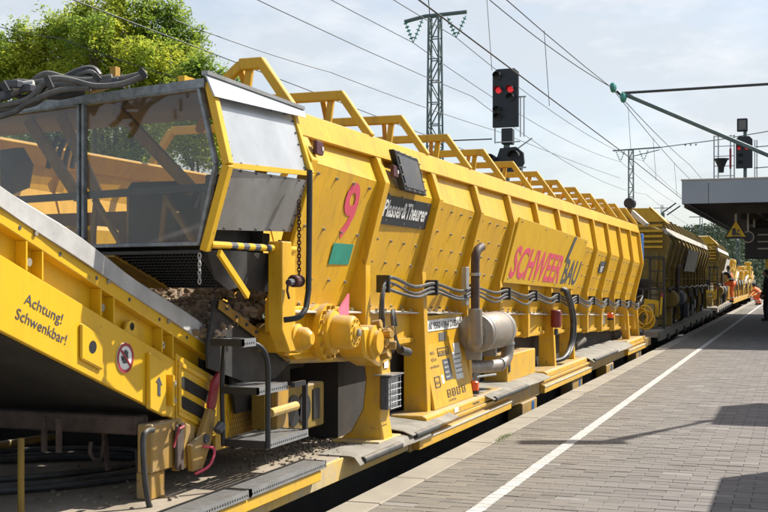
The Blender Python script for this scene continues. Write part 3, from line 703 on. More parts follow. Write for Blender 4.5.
# curved white flaps on the deck edge
def flap(y0, y1, x0=-3.5, tilt=.05, z=.245, bend=.05):
    n = 8; pr = []
    for k in range(n+1):
        f = k/n; x = x0 + (-2.93 - x0)*f; zz = z + tilt*(1-f)
        if f > .8: zz -= (f-.8)**2*bend*25
        pr.append((x, zz))
    pl2 = pr + [(x, zz-.008) for x, zz in reversed(pr)]
    nseg = 8; m = MB()
    for i in range(nseg):
        a = y0 + (y1-y0)*i/nseg; b_ = y0 + (y1-y0)*(i+1)/nseg
        za = .004*sin(i*1.7); zc = .004*sin((i+1)*1.7); k = len(pl2)
        m.add([(x, a, zz+za) for x, zz in pl2] + [(x, b_, zz+zc) for x, zz in pl2],
              [(j, (j+1)%k, (j+1)%k+k, j+k) for j in range(k)] + ([tuple(range(k))] if i == 0 else []) + ([tuple(reversed(range(k, 2*k)))] if i == nseg-1 else []))
    m.build('deck_flap', 'mat_white', WA, smooth=True)
    MB().tube([V((-2.945, y0+.1, z-.045)), V((-2.945, y0+(y1-y0)*.55, z-.045))], .028, 12).build('rolled_edge', 'black_rubber', WA, smooth=True)
flap(7.65, 9.35, -3.25, .0, .235, .06); flap(8.85, 10.2, -3.6, .05, .262, .03)
flap(11.5, 14.4, -3.7, .03, .30, .04); flap(17.7, 22.2, -3.8, .06, .29, .06)
MB().cyl((-3.4, 18.7, .42), (-3.3, 18.95, .50), .05, 10).build('end_pipe', 'mat_white', WA, smooth=True)
# near-black block painted as the shade inside / under wagon
MB().box(-5.6, -3.85, 8.3, 23, .25, .80).build('shade_block', 'dark_under', WA)
mt = MB()
mt.cyl((-3.7, 8.8, .55), (-3.7, 10.0, .55), .18, 16); mt.build('air_tank', 'blue_sticker_dark' if False else 'black_paint', WA, smooth=True)

# ---- hood at the near end of wagon A
A = V((-3.13, 5.77, 0)); hd = V((-.96, .276, 0))
def hf(k, z): return V((A.x + hd.x*k, A.y + hd.y*k, z))
K = 3.0
fcx = [(0, 2.61), (-.0, 2.14), (0, 1.67)]
# yellow corner posts with the bent profile
pT, pB, pL = V((-3.12,5.78,2.61)), V((-2.995,5.76,2.14)), V((-3.15,5.78,1.66))
hood = MB().beam(pT, pB, .045, .06, (0,1,0)).beam(pB, pL, .045, .06, (0,1,0)).build('hood', 'yellow_clean', WA, bevel=.004)
gT, gB, gL = V((-3.13,6.93,2.60)), V((-2.995,6.93,2.19)), V((-3.15,6.93,1.66))
MB().beam(gT, gB, .03, .05, (0,1,0)).beam(gB, gL, .03, .05, (0,1,0)).build('corner_post', 'yellow_clean', hood, bevel=.004)
MB().beam(pB+V((-.01,.03,0)), gB+V((-.01,-.03,0)), .02, .03).build('side_rail', 'yellow_clean', hood)
MB().beam(pL+V((0,.03,.28)), gL+V((0,-.03,.28)), .02, .03).build('side_rail', 'yellow_clean', hood)
def side(z0, z1):   # x on bent side at height z
    def xx(z): return -3.12 + (2.61-z)/.47*.125 if z > 2.14 else -2.995 - (2.14-z)/.48*.155
    return [(xx(z0)-.012, 5.815, z0), (xx(z1)-.012, 5.815, z1), (xx(z1)-.012, 6.90, z1+.02), (xx(z0)-.012, 6.90, z0+.03)]
s1_ = side(2.15, 2.56); s2_ = side(1.78, 2.125)
MB().plate([s1_[0], s1_[3], s1_[2], s1_[1]], .008).build('sky_sheen_panel', 'plate_sheen_white', hood)  # same grey plate as below, its bright reflection painted in
MB().plate([s2_[0], s2_[3], s2_[2], s2_[1]], .008).build('grey_panel', 'plate_grey', hood)
m = MB()
for q in (s1_, s2_):
    for a in range(4):
        for k in range(5):
            c_ = sum((V(z) for z in q), V())/4; p = V(q[a]).lerp(V(q[(a+1)%4]), (k+.5)/5).lerp(c_, .05); m.ball(p + V((.006,0,0)), .008, 1)
m.build('panel_bolts', 'print_dark', hood, kind='stuff')
# flashing strip over sky-bright panel
f0, f1 = V((-3.10,5.70,2.64)), V((-3.08,7.0,2.62))
MB().prism([f0, f0+V((.045,.02,-.12)), f1+V((.02,0,-.05)), f1], (-.01,0,0)).build('flashing', 'flash_grey', hood)
MB().beam(f0+V((-.01,0,.012)), f1+V((-.01,0,.012)), .04, .022).build('flashing_batten', 'plate_grey', hood)
MB().prism([V((-3.125,5.9,2.56)), V((-3.125,5.9,2.60)), V((-3.125,6.9,2.60)), V((-3.125,6.9,2.55))], (-.02,0,0)).build('rubber_seal', 'black_rubber', hood)
# glass front
def win(k0, k1, r=False):
    z0, z1, zm_ = 1.70, 2.58, 2.14
    w0 = hf(k0, z0); 
    if r: pts = [hf(k0+.03, z0), hf(k1, z0), hf(k1, z1), hf(k0+.03, z1), hf(k0-.10, zm_)]
    else: pts = [hf(k0, z0), hf(k1, z0), hf(k1, z1), hf(k0, z1)]
    n = V((.276, .96, 0))
    MB().prism(pts, n*-.006).build('glass_pane', 'cab_glass', hood)
    fr_ = MB(); c = sum((p for p in pts), V())/len(pts)
    for i in range(len(pts)):
        a, b_ = pts[i], pts[(i+1) % len(pts)]
        fr_.beam(a + n*-.012, b_ + n*-.012, .022, .034, (-n.x, -n.y, 0))
    fr_.build('window_frame', 'frame_steel', hood, bevel=.003)
    q = MB()
    for i in range(len(pts)):
        a, b_ = pts[i], pts[(i+1) % len(pts)]; L_ = (b_-a).length
        for s in range(max(2, int(L_/.18))): q.ball(a.lerp(b_, (s+.5)/max(2, int(L_/.18))) - n*.026, .007, 1)
    q.build('frame_screws', 'bolt', hood, kind='stuff')
win(.02, 1.04, True); win(1.085, 2.0); win(2.045, 3.0)
MB().prism([hf(-.02, 2.615), hf(K, 2.62), hf(K, 2.62)+V((0,.9,.0)), hf(0, 2.61)+V((-.02,1.2,0))], (0,0,.015)).build('roof_sheet', 'tarp', hood)
MB().beam(hf(0, 2.605)-V((0,.02,0)), hf(K, 2.605)-V((0,.02,0)), .03, .05).build('roof_beam', 'frame_steel', hood)
# steel grating floor of the hood, sloping back, with a flat yellow strip
g0 = [hf(.05,1.655), hf(2.6,1.655)]
def gp(k, f): return hf(k, 1.655) + V((-.05*f, .42*f, -.20*f))
gm = MB()
for i in range(13): gm.beam(gp(.05, i/12), gp(2.6, i/12), .006, .02)
for i in range(86): gm.beam(gp(.05+i*.03, 0), gp(.05+i*.03, 1), .004, .018)
gm.build('floor_grating', 'black_paint', hood, kind='stuff')
MB().prism([gp(.78,0), gp(1.02,0), gp(.80,.95), gp(.56,.95)], (0,0,-.022)).build('floor_strip', 'yellow_dirty', hood)
MB().beam((-3.072,5.80,1.65), (-3.072,6.16,1.40), .02, .04).build('floor_edge', 'yellow_clean', hood)
MB().prism([gp(.05,0)+V((0,.03,.05)), gp(2.6,0)+V((0,.03,.05)), gp(2.6,1)+V((0,0,.05)), gp(.05,1)+V((0,0,.05))], (0,0,.01)).build('floor_backing', 'dark_under', hood)
# striped bar and black flap below
for k in range(15):
    y0 = 5.80 + k*.078
    MB().cyl((-3.13, y0, 1.695), (-3.13, y0+.078, 1.695), .022, 10).build('bar_band', 'print_dark' if (k % 2 and 1 < k < 13) else 'yellow_clean', hood)
flp = []
for i in range(9):
    f = i/8; flp.append((5.80+1.05*f, 1.665, 1.40 + .05*sin(f*pi) if f > .2 else 1.665 - .26*f/.2))
m = MB(); k = 0
for i in range(9):
    y, zt_, z_ = flp[i]
    for x in (-3.14+.05*sin(i*.8), -3.15+.05*sin(i*.8)): m.v += [(x, y, zt_), (x - .06, y, z_)]
for i in range(8):
    a = i*4; b_ = a+4; m.f += [(a, a+1, b_+1, b_), (a+2, b_+2, b_+3, a+3), (a, b_, b_+2, a+2), (a+1, a+3, b_+3, b_+1)]
m.build('rubber_flap', 'black_rubber', hood, smooth=True)
MB().box(-3.30, -3.28, 5.95, 6.9, 1.72, 1.80).build('dark_back', 'black_rubber', hood)
# things inside the hood
MB().beam(hf(0, 2.04)+V((-.1,.25,0)), hf(K, 2.04)+V((0,.25,0)), .05, .045).build('inner_rail', 'black_paint', hood)
MB().box(-4.05, -3.62, 6.35, 6.62, 1.62, 2.12).build('control_box', 'black_paint', hood, bevel=.04)
MB().box(-3.52, -3.24, 6.45, 6.60, 1.95, 2.16).build('control_box', 'black_paint', hood, bevel=.01)
MB().box(-5.6, -4.45, 6.62, 6.95, 1.45, 1.86).build('drum_guard', 'yellow_clean', hood, bevel=.03)
for k0 in (1.2, 2.05, .55):
    m = MB(); m.beam(hf(k0, 2.02)+V((0,.3,0)), hf(k0+.05, 1.7)+V((0,.3,0)), .03, .03); m.beam(hf(k0+.02, 2.02)+V((0,.3,0)), hf(k0-.24, 1.72)+V((0,.3,0)), .03, .03); m.build('inner_brace', 'yellow_dirty', hood)
for k0, k1 in ((1.95, 1.55), (1.60, 1.35), (1.05, .45)):
    MB().beam(hf(k0, 2.60)+V((0,.35,0)), hf(k1, 2.05)+V((0,.5,0)), .05, .07).build('inner_strut', 'yellow_dirty', hood)
for k in range(4):
    x = 52 + k*8; MB().tube(spline([pX(x+6,138,-5.0), pX(x,150,-4.95), pX(x-4,168,-4.95)], 4), .02, 7).build('inner_hose', 'hose_black', hood, smooth=True)
MB().plate([pX(0,150,-5.2), pX(12,148,-5.2), pX(22,165,-5.2), pX(18,188,-5.2), pX(0,195,-5.2)], .1).build('valve_block', 'black_paint', hood)
MB().prism([(-3.5,6.6,1.95),(-3.8,6.7,1.72),(-3.95,6.7,1.75),(-3.62,6.6,1.98)], (0,.02,.12)).build('paper_sheet', 'white', hood)
MB().prism([hf(.9,1.66)+V((0,.95,0)), hf(3,1.66)+V((0,.95,0)), hf(3,2.0)+V((0,.95,0)), hf(.9,1.98)+V((0,.95,0))], (0,.01,0)).build('inner_board', 'brown_beam', hood)
MB().prism([hf(.05,1.66)+V((0,.8,0)), hf(.95,1.66)+V((0,.8,0)), hf(.95,2.02)+V((0,.8,0)), hf(.05,2.02)+V((0,.8,0))], (0,.01,0)).build('inner_board', 'dark_under', hood)
# yellow back frame post inside, seen through the last pane
MB().beam((-3.25,6.95,2.02), (-3.62,6.95,1.72), .05, .05).build('inner_brace', 'yellow_dirty', hood)
MB().beam((-3.60,7.1,2.02), (-3.20,7.1,2.55), .05, .06).build('inner_brace', 'yellow_dirty', hood)

# hoses on the hood roof
hs = thing('hose_bundle', hf(1.4, 2.64), 'bundle of grey corrugated hoses lying along the roof of the glazed hood', 'hoses')
rt = [[(0,106),(28,99),(48,80),(70,80),(95,86),(122,84),(146,75)], [(0,110),(35,103),(52,88),(66,84),(92,83),(120,79),(146,73)],
      [(0,100),(22,90),(44,74),(68,78),(95,79),(125,86)], [(-6,118),(14,112),(26,104),(44,96),(62,90),(90,88)],
      [(4,85),(18,81),(36,82),(58,77),(86,80),(112,76)], [(10,90),(36,86),(60,82),(80,74),(92,72),(98,78)]]
for i, L_ in enumerate(rt):
    MB().tube(spline([pD(x, y, 6.55 + .12*(i%3) + .22*(205-x)/205) for x, y in L_], 6), .018 if i < 4 else .014, 9).build('hose', 'hose_grey', hs, smooth=True)
MB().tube(spline([pD(x,y,6.95) for x,y in [(66,80),(80,73),(92,71),(98,77)]],5), .035, 9).build('hose', 'hose_black', hs, smooth=True)
for L_ in ([(-8,97),(8,92),(22,97),(40,92),(62,92),(80,88),(100,86)], [(-8,90),(10,86),(26,90),(46,86),(70,84),(96,80),(118,84),(136,80)], [(20,100),(40,96),(60,97),(84,92)]):
    MB().tube(spline([pD(x, y, 6.85 + .2*(205-x)/205) for x, y in L_], 5), .017, 7).build('hose', 'hose_black', hs, smooth=True)
for (x, y, l_) in ((49, 84, 20), (97, 78, 10), (5, 88, 16), (143, 74, 12)):
    a = pD(x-4, y-l_/2, 6.5); b_ = pD(x+5, y+l_/2, 6.5); MB().beam(a.lerp(b_,.1), a.lerp(b_,.75), .035, .014, (.3,-1,.2)).build('hose_clamp', 'black_rubber', hs, bevel=.004)
for (x, y) in ((20, 84), (8, 96), (33, 88), (120, 82)):
    p = pD(x, y, 6.75); MB().beam(p, p+V((-.12,.03,.01)), .05, .045).build('hose_coupling', 'print_dark', hs, bevel=.006)
MB().tube([pD(14,87,6.8), pD(34,85,6.8)], .03, 10).build('hose_sleeve', 'skirt_grey', hs, smooth=True)
p = pD(122,80,6.9); MB().beam(p, p+V((-.3,.1,-.02)), .06, .05).build('support_block', 'yellow_dirty', hs)
p = pD(115,72,6.9); MB().beam(p+V((0,0,-.08)), p+V((0,0,.03)), .04, .05).build('support_block', 'yellow_dirty', hs)

# first post with handrail, hanging chain
MB().yz([(6.64,1.74),(6.79,1.74),(6.79,1.12),(6.86,1.03),(6.76,1.03),(6.64,1.18)], -3.17, -3.07).build('front_post', 'yellow', WA, bevel=.006)
hr = [pX(309.5,170,-2.93), pX(309.5,200,-2.93), pX(308.5,290,-2.93), pX(306,308,-2.93), pX(299,317,-2.95), pX(284,320,-3.04)]
MB().tube(spline(hr[:3], 2)+spline(hr[3:], 4), .019, 10).build('handrail', 'black_paint', WA, smooth=True)
hb = pX(308,172,-3.0); MB().beam(hb, hb+V((-.1,0,.02)), .03,.03).build('handrail_bracket', 'black_paint', WA)
ct = pX(299,202,-2.98)
chn = thing('hanging_chain', pX(299,280,-2.98), 'rusty link chain hanging beside the first post with a shackle at its end', 'chain')
nl = 22; cb_ = pX(299,273,-2.98)
for i in range(nl):
    c_ = ct.lerp(cb_, i/(nl-1)); hz_ = (ct-cb_).length/(nl-1)*.72; wv = V((0,.011,0)) if i % 2 else V((.011,0,0))
    pts = [c_ + wv*cos(a) + V((0,0,1))*hz_*sin(a) for a in [2*pi*j/10 for j in range(10)]]
    MB().tube(pts, .0042, 5, closed=True).build('link', 'chain_rust', chn)
c_ = pX(297,281,-2.99); MB().cyl(c_+V((0,-.07,0)), c_+V((0,.05,0)), .04, 12).build('shackle', 'chain_rust', chn, bevel=.008)
MB().cyl(c_+V((0,-.13,-.01)), c_+V((0,-.07,-.005)), .022, 8).build('hook', 'print_dark', chn)
MB().tube([c_+V((0,-.13,0)), c_+V((0,-.15,-.06)), c_+V((0,-.12,-.11))], .008, 6).build('hook', 'chain_rust', chn)
# small chain piece below the hood corner
ch2 = MB()
for i in range(7):
    c_ = pX(199.5, 256+i*4.2, -3.16); wv = V((0,.009,0)) if i%2 else V((.009,0,0))
    ch2.tube([c_ + wv*cos(a) + V((0,0,.018))*sin(a) for a in [2*pi*j/8 for j in range(8)]], .0035, 5, closed=True)
tag(ch2.build('safety_chain', 'galvanised'), 'short bright safety chain dangling under the corner of the glazed hood', 'chain')

# ---- pivot drum and leg
ax = V((1,0,0)); pc = V((-3.9, 7.62, 1.12))
MB().lathe(pc, ax, [(.40,.17),(.52,.20),(.56,.20),(.565,.185),(.60,.185),(.605,.20),(.66,.20),(.665,.18),(.70,.18),(.705,.205),(.75,.205),(.755,.16),(.79,.155),(.80,.125),(.93,.12),(.95,.105),(.952,.06),(.965,.055),(.97,.02)], 32).build('pivot_drum', 'yellow', WA, smooth=True)
m = MB()
for j in range(14):
    a = 2*pi*j/14; m.cyl(pc+V((.75, .182*cos(a), .182*sin(a))), pc+V((.775,.182*cos(a),.182*sin(a))), .014, 6)
for j in range(10):
    a = 2*pi*j/10; m.cyl(pc+V((.94, .085*cos(a), .085*sin(a))), pc+V((.96,.085*cos(a),.085*sin(a))), .008, 6)
m.build('drum_bolts', 'yellow_dirty', WA, kind='stuff')
MB().lathe(pc+V((.965,0,0)), ax, [(0,.03),(.02,.028),(.025,.012)], 12).build('drum_nut', 'bolt', WA)
MB().cyl(pc+V((.60,-.17,.06)), pc+V((.60,-.20,.07)), .03, 10).build('grease_port', 'print_dark', WA)
p_ = V((-3.19,7.80,1.23)); MB().prism([p_, p_+V((0,.26,.0)), p_+V((0,.27,.16))], (.015,0,0)).build('marker_plate', 'pink_pale', WA)
m = MB(); c_ = V((-3.06, 8.22, 1.02))
m.lathe(c_+V((-.12,0,0)), ax, [(0,.13),(.16,.13),(.17,.09),(.2,.085)], 20); m.build('hub', 'yellow', WA, smooth=True)
m = MB()
random.seed(3)
for j in range(9):
    q = V((-3.04+random.uniform(-.06,.05), 8.38+random.uniform(-.1,.12), 1.02+random.uniform(-.17,.17))); m.cyl(q, q+V((.07, random.uniform(-.03,.03), random.uniform(-.03,.03))), random.uniform(.018,.038), 8)
m.build('valve_fittings', 'yellow_dirty', WA, bevel=.003, kind='stuff')
MB().lathe(V((-3.45,7.08,1.10)), ax, [(0,.10),(.3,.10),(.31,.08),(.36,.075),(.4,.04)], 18).build('side_motor', 'yellow', WA, smooth=True)
# cross beam from drum to post
MB().prism([(-3.26,6.95,1.32),(-3.26,8.5,1.28),(-3.26,8.5,.93),(-3.26,7.3,.94),(-3.26,7.0,1.10)], (-.06,0,0)).build('cross_beam', 'yellow', WA, bevel=.006)
MB().xz([(-3.06,1.02),(-3.05,.72),(-3.06,.40),(-3.03,.226),(-3.42,.226),(-3.31,.30),(-3.21,.48),(-3.185,.72),(-3.21,.92),(-3.30,1.05)], 8.44, 8.66).build('support_leg', 'yellow', WA, bevel=.012)
MB().prism([(-3.04,8.0,1.14),(-3.04,8.68,1.12),(-3.04,8.67,.85),(-3.04,8.40,.82),(-3.04,8.05,.92)], (-.22,0,0)).build('knuckle', 'yellow', WA, bevel=.02)
MB().box(-3.42,-3.02,8.30,8.82,.226,.245).build('leg_foot', 'sill_worn', WA, bevel=.004)
# flood light with wire grille on the leg
lt = MB().box(-3.055,-2.995,8.42,8.66,.48,.74).build('flood_light', 'print_dark', WA, bevel=.008)
MB().box(-2.994,-2.988,8.43,8.65,.49,.73).build('lamp_glass', 'plate_sheen_white', lt)
m = MB()
for i in range(5): m.cyl((-2.97,8.425+i*.057,.48),(-2.97,8.425+i*.057,.74),.004,5)
for i in range(6): m.cyl((-2.967,8.415,.49+i*.048),(-2.967,8.665,.49+i*.048),.004,5)
m.build('lamp_grille', 'galvanised', lt, kind='stuff')
MB().box(-3.1,-2.95,8.39,8.69,.745,.755).build('lamp_hood', 'galvanised', lt)
MB().tube(spline([V((-3.0,8.72,.95)),V((-2.98,8.58,1.02)),V((-2.98,8.50,1.16)),V((-3.0,8.56,1.25)),V((-3.03,8.72,1.13))],5), .016, 8).build('hose', 'hose', WA, smooth=True)
MB().cyl((-3.0,8.74,.93),(-2.99,8.92,.90),.035,12).build('hose_end', 'hose_black', WA, smooth=True)
quad((-3.045,8.48,.80), (0,.10,0), (0,0,.13), .003, 'notice', 'white', WA)
# front headstock with round openings, seen behind the steps
MB().box(-4.9,-3.42,7.32,7.55,.40,.70).build('headstock', 'yellow_shade_dirty', WA, bevel=.01)
hk = MB().box(-3.42,-3.31,6.9,7.9,.42,.74).build('side_beam', 'yellow_shade_dirty', WA, bevel=.01)
for y in (7.34,7.52): MB().cyl((-3.309,y,.58),(-3.300,y,.58),.11,20).build('opening', 'black_paint', WA)
MB().box(-3.309,-3.30,7.68,7.8,.48,.70).build('opening', 'black_paint', WA)
MB().box(-3.312,-3.26,6.98,7.16,.44,.78).build('cover_box', 'yellow_dirty', WA, bevel=.006)
MB().cyl((-3.25,6.85,.62),(-3.2,7.15,.64),.03,10).build('buffer_rod', 'sill_worn', WA)
MB().cyl((-3.6,6.9,.95),(-3.25,8.6,.88),.035,10).build('long_rod', 'sill_worn', WA)
MB().box(-4.4,-3.6,7.0,8.2,.82,.90).build('dark_shelf', 'dark_under', WA)

# ---- access steps
st = thing('access_steps', V((-3.15, 6.65, .30)), 'black tubular boarding steps with three galvanised gratings at the deck corner', 'steps')
def grate(x0, x1, y0, y1, z, nslat, par):
    m = MB()
    for i in range(nslat):
        x = x0 + .02 + (x1-x0-.04)*(i+.5)/nslat; w_ = (x1-x0)/nslat*.62
        m.box(x-w_/2, x+w_/2, y0+.01, y1-.01, z-.012, z)
    fr_ = MB(); fr_.box(x0, x1, y0, y0+.012, z-.04, z+.004); fr_.box(x0, x1, y1-.012, y1, z-.04, z+.004); fr_.box(x0, x0+.012, y0+.012, y1-.012, z-.04, z+.004)
    g_ = fr_.build('step', 'black_paint', par); m.build('slats', 'galvanised', g_, kind='stuff')
    MB().box(x1-.012, x1, y0, y1, z-.045, z+.004).build('nosing', 'galvanised', g_)
    dots = MB(); n = int((y1-y0)/.03)
    for i in range(n): dots.box(x1+.0003, x1+.0012, y0+.012+i*.03, y0+.024+i*.03, z-.03, z-.018)
    dots.build('nosing_holes', 'black_paint', g_, kind='stuff')
    return g_
grate(-3.36, -3.05, 6.39, 7.02, .50, 7, st); grate(-3.36, -3.10, 6.36, 6.80, .83, 5, st); grate(-3.30, -3.08, 6.12, 6.30, 1.14, 3, st)
MB().tube(spline([V((-3.05,6.39,.46)), V((-3.05,6.39,.80)), V((-3.05,6.385,.98)), V((-3.07,6.34,1.08)), V((-3.13,6.24,1.125)), V((-3.2,6.2,1.13))], 5), .017, 10).build('handrail', 'black_paint', st, smooth=True)
MB().tube(spline([V((-3.36,6.40,.46)), V((-3.36,6.38,.80)), V((-3.34,6.36,1.0)), V((-3.28,6.26,1.11))], 5), .015, 10).build('handrail', 'black_paint', st, smooth=True)
m = MB(); m.beam((-3.07,7.0,.49),(-3.07,7.0,.83),.03,.03); m.beam((-3.07,6.80,.815),(-3.07,7.015,.815),.03,.03); m.build('step_frame', 'black_paint', st); MB().beam((-3.3,7.0,.49),(-3.3,7.0,.8),.03,.03).build('step_frame', 'black_paint', st)
MB().cyl((-3.365,6.33,.56),(-3.355,6.37,.60),.03,10).build('pivot_bolt', 'print_dark', st)
# long grid step on the deck edge
g2 = thing('grid_step', V((-3.05,6.2,.24)), 'two long flat grid treads lying on the deck edge nearest the platform', 'step grid')
for (a, b_) in ((4.9, 6.0), (6.02, 7.15)):
    grate(-3.16, -2.98, a, b_, .275, 5, g2)
m = MB().box(-3.04,-2.995,5.2,7.1,.15,.22).build('tread_beam', 'yellow_clean', g2, bevel=.005)

# ---- foreground swivelling conveyor
TS = tan(R(20.6)); XS = -3.5
CV = thing('belt_conveyor', V((-4.5, 6.2, .45)), 'yellow sloping belt conveyor marked Achtung Schwenkbar in the left foreground', 'conveyor')
def cvz(y, h=0): return 1.262 - TS*(y-4.44) + h      # bottom line of side plate
Ya, Yb = 2.2, 6.52
def cpoly(y0, y1, h0, h1): return [(y0, cvz(y0,h0)), (y1, cvz(y1,h0)), (y1, cvz(y1,h1)), (y0, cvz(y0,h1))]
for sx, nm in ((0, 1), (-2.0, 0)):
    x = XS + sx; s = 1 if nm else -1
    MB().yz(cpoly(Ya, 6.05, 0, .355), x-.03*(nm), x+.03*(1-nm)).build('side_plate', 'yellow_clean', CV, bevel=.004)
    MB().yz(cpoly(Ya, 6.45, .355, .50), x-.075 if nm else x+.06, x-.065 if nm else x+.07).build('recess_plate', 'yellow_clean', CV)
    MB().prism([(x-.064, Ya, cvz(Ya,.35)), (x-.064, 6.4, cvz(6.4,.35)), (x-.031, 6.4, cvz(6.4,.35)), (x-.031, Ya, cvz(Ya,.35))], (0,0,-.012)).build('ledge', 'yellow_clean', CV)
    MB().yz(cpoly(Ya, Yb, .50, .575), x-.075, x+.0).build('top_lip', 'yellow_clean', CV, bevel=.004)
if True:
    m = MB()
    for i in range(14): 
        y = Ya+.15+i*.32; m.cyl((XS-.001,y,cvz(y,.54)),(XS+.003,y,cvz(y,.54)),.011,8)
    m.build('lip_holes', 'print_dark', CV, kind='stuff')
    for i in range(14):
        y = 2.12 + (i//2)*.63 + (.125 if i % 2 else 0)
        if y > 6.55: break
        yy = [(y, cvz(y,.358)), (y+.012, cvz(y+.012,.358)), (y+.012, cvz(y+.012,.498)), (y, cvz(y,.498))]
        MB().yz(yy, XS-.064, XS-.002).build('stiffener', 'yellow_clean', CV)
    q = MB()
    for i in range(7):
        y = 2.085+i*.63; q.cyl((XS-.06,y+.1,cvz(y+.1,.42)),(XS-.03,y+.1,cvz(y+.1,.42)),.022,8)
        q.cyl((XS,y+.1,cvz(y+.1,.56)),(XS+.012,y+.1,cvz(y+.1,.56)),.014,6)
    q.build('plate_bolts', 'bolt', CV, kind='stuff')
# grey skirt strip
for x in (XS+.012, XS-2.0):
    n_ = 24; pts = []
    m = MB(); prev = None
    for i in range(n_+1):
        y = Ya + (6.60-Ya)*i/n_; wob = .006*sin(i*1.3); h1 = .575+.10+.01*sin(i*.9)
        if i == n_: h1 -= .05
        ring = [(x-.012+wob, y, cvz(y,.572)), (x+.004+wob, y, cvz(y,.572)), (x+.002+wob, y, cvz(y,h1)), (x-.045+wob, y, cvz(y,h1+.03)), (x-.055+wob, y, cvz(y,h1+.024)), (x-.02+wob, y, cvz(y,.60))]
        k = len(m.v); m.v += ring
        if prev is not None: m.f += [(prev+j, prev+(j+1)%6, k+(j+1)%6, k+j) for j in range(6)]
        else: m.f.append((5,4,3,2,1,0))
        prev = k
    m.f.append(tuple(prev+j for j in range(6)))
    m.build('rubber_skirt', 'skirt_grey', CV, smooth=True)
# belt, underside
MB().prism([(XS-.08,Ya,cvz(Ya,.40)),(XS-.08,6.5,cvz(6.5,.40)),(XS-1.93,6.5,cvz(6.5,.40)),(XS-1.93,Ya,cvz(Ya,.40))], (0,0,-.03)).build('belt', 'black_rubber', CV)
MB().prism([(XS-.032,Ya,cvz(Ya,.02)),(XS-.032,6.35,cvz(6.35,.02)),(XS-1.97,6.35,cvz(6.35,.02)),(XS-1.97,Ya,cvz(Ya,.02))], (0,0,-.02)).build('underside', 'dark_under', CV)
MB().box(XS-2.8,XS-.075,5.74,5.88,.60,.71).build('cross_beam', 'brown_beam', CV, bevel=.01)
# end section with slots
ex = XS+.012
es = [(6.05, cvz(6.05,-.0)), (6.42, cvz(6.42,-.03)), (6.60, cvz(6.60,.06)), (6.72, cvz(6.72,.34)), (6.55,cvz(6.55,.40)), (6.05,cvz(6.05,.40))]
MB().yz(es, ex-.03, ex).build('end_plate', 'yellow_clean', CV, bevel=.005)
m = MB(); b2 = MB()
for h in (.245,.125):
    a, c_ = 6.13, 6.44; r_ = .032; n_ = 10; pts = []
    for i in range(n_+1): t = pi/2 + pi*i/n_; pts.append((a + r_*cos(t)*1.0, h + r_*sin(t)*1.2))
    for i in range(n_+1): t = -pi/2 + pi*i/n_; pts.append((c_ + r_*cos(t), h + r_*sin(t)*1.2))
    m.prism([(ex+.001, y, cvz(y,h_)) for y, h_ in pts], (.003,0,0))
    big = [(a+(y-a)*1.0 + (.015 if y > 6 else -.015), h+(h_-h)*1.45) for y, h_ in pts]
m.build('slot', 'dark_under', CV)
m = MB(); 
for y0,y1,h0,h1 in ((6.06,6.50,.33,.36),(6.06,6.50,.03,.06),(6.06,6.09,.06,.33)): m.yz(cpoly(y0,y1,h0,h1), ex, ex+.012)
m.build('slot_surround', 'yellow_clean', CV, bevel=.004)
# cover plate with dark arrow, ring lug, bolts
MB().yz(cpoly(5.72,5.90,-.02,.30), XS, XS+.03).build('cover_plate', 'yellow_clean', CV, bevel=.005)
MB().yz([(5.80,cvz(5.80,.08)),(5.83,cvz(5.83,.08)),(5.83,cvz(5.83,.15)),(5.85,cvz(5.85,.15)),(5.815,cvz(5.815,.19)),(5.78,cvz(5.78,.15)),(5.80,cvz(5.80,.15))], XS+.031, XS+.033).build('arrow_mark', 'print_dark', CV)
for h in (.10,.20): MB().cyl((XS,5.99,cvz(5.99,h)),(XS+.035,5.99,cvz(5.99,h)),.022,8).build('plate_bolt', 'bolt', CV)
MB().yz(cpoly(5.94,5.965,.06,.24), XS, XS+.05).build('small_tab', 'yellow_clean', CV, bevel=.003)
o_ = MB().yz(cpoly(5.07,5.27,.06,.25), XS, XS+.018).build('socket_plate', 'yellow_clean', CV, bevel=.012)
MB().cyl((XS+.018,5.17,cvz(5.17,.155)),(XS+.0195,5.17,cvz(5.17,.155)),.034,18).build('socket_hole', 'black_paint', CV)
lp = []
for i in range(9): a = R(-20+i*25); lp.append((5.61+.06*cos(a)*1.0, cvz(5.61,.40)+.05*sin(a)))
lp = [(5.47,cvz(5.47,.33)),(5.67,cvz(5.67,.33))]+lp
MB().yz(lp, XS-.04, XS-.02).build('lifting_eye', 'yellow_clean', CV, bevel=.003)
MB().cyl((XS-.02,5.61,cvz(5.61,.41)),(XS-.018,5.61,cvz(5.61,.41)),.022,12).build('eye_hole', 'dark_under', CV)
# no-touch sign
c_ = V((XS+.002, 5.50, cvz(5.50,.20)))
def disc(r0, r1, x0, mt_, nm, par=CV):
    m = MB(); n_ = 32; k = 0
    for i in range(n_):
        a, b_ = 2*pi*i/n_, 2*pi*(i+1)/n_
        P = lambda r, t, xx: V((c_.x+xx, c_.y+r*cos(t), c_.z+r*sin(t)))
        if r0 == 0: m.add([P(0,0,x0), P(r1,a,x0), P(r1,b_,x0)], [(0,1,2)])
        else: m.add([P(r0,a,x0), P(r1,a,x0), P(r1,b_,x0), P(r0,b_,x0)], [(0,1,2,3)])
    return m.build(nm, mt_, par)
sgn_ = MB().cyl(c_, c_+V((.004,0,0)), .085, 32).build('prohibition_sign', 'white', CV)
disc(.066, .084, .006, 'red', 'sign_ring')
hnd = MB(); S0 = c_ + V((.006,0,0))
def sp_(y, z): return (S0.x, S0.y+y*.85, S0.z+z*.85)
hnd.prism([sp_(-.025,-.035), sp_(.022,-.035), sp_(.032,.0), sp_(.026,.012), sp_(-.022,.012), sp_(-.045,-.008)], (.001,0,0))
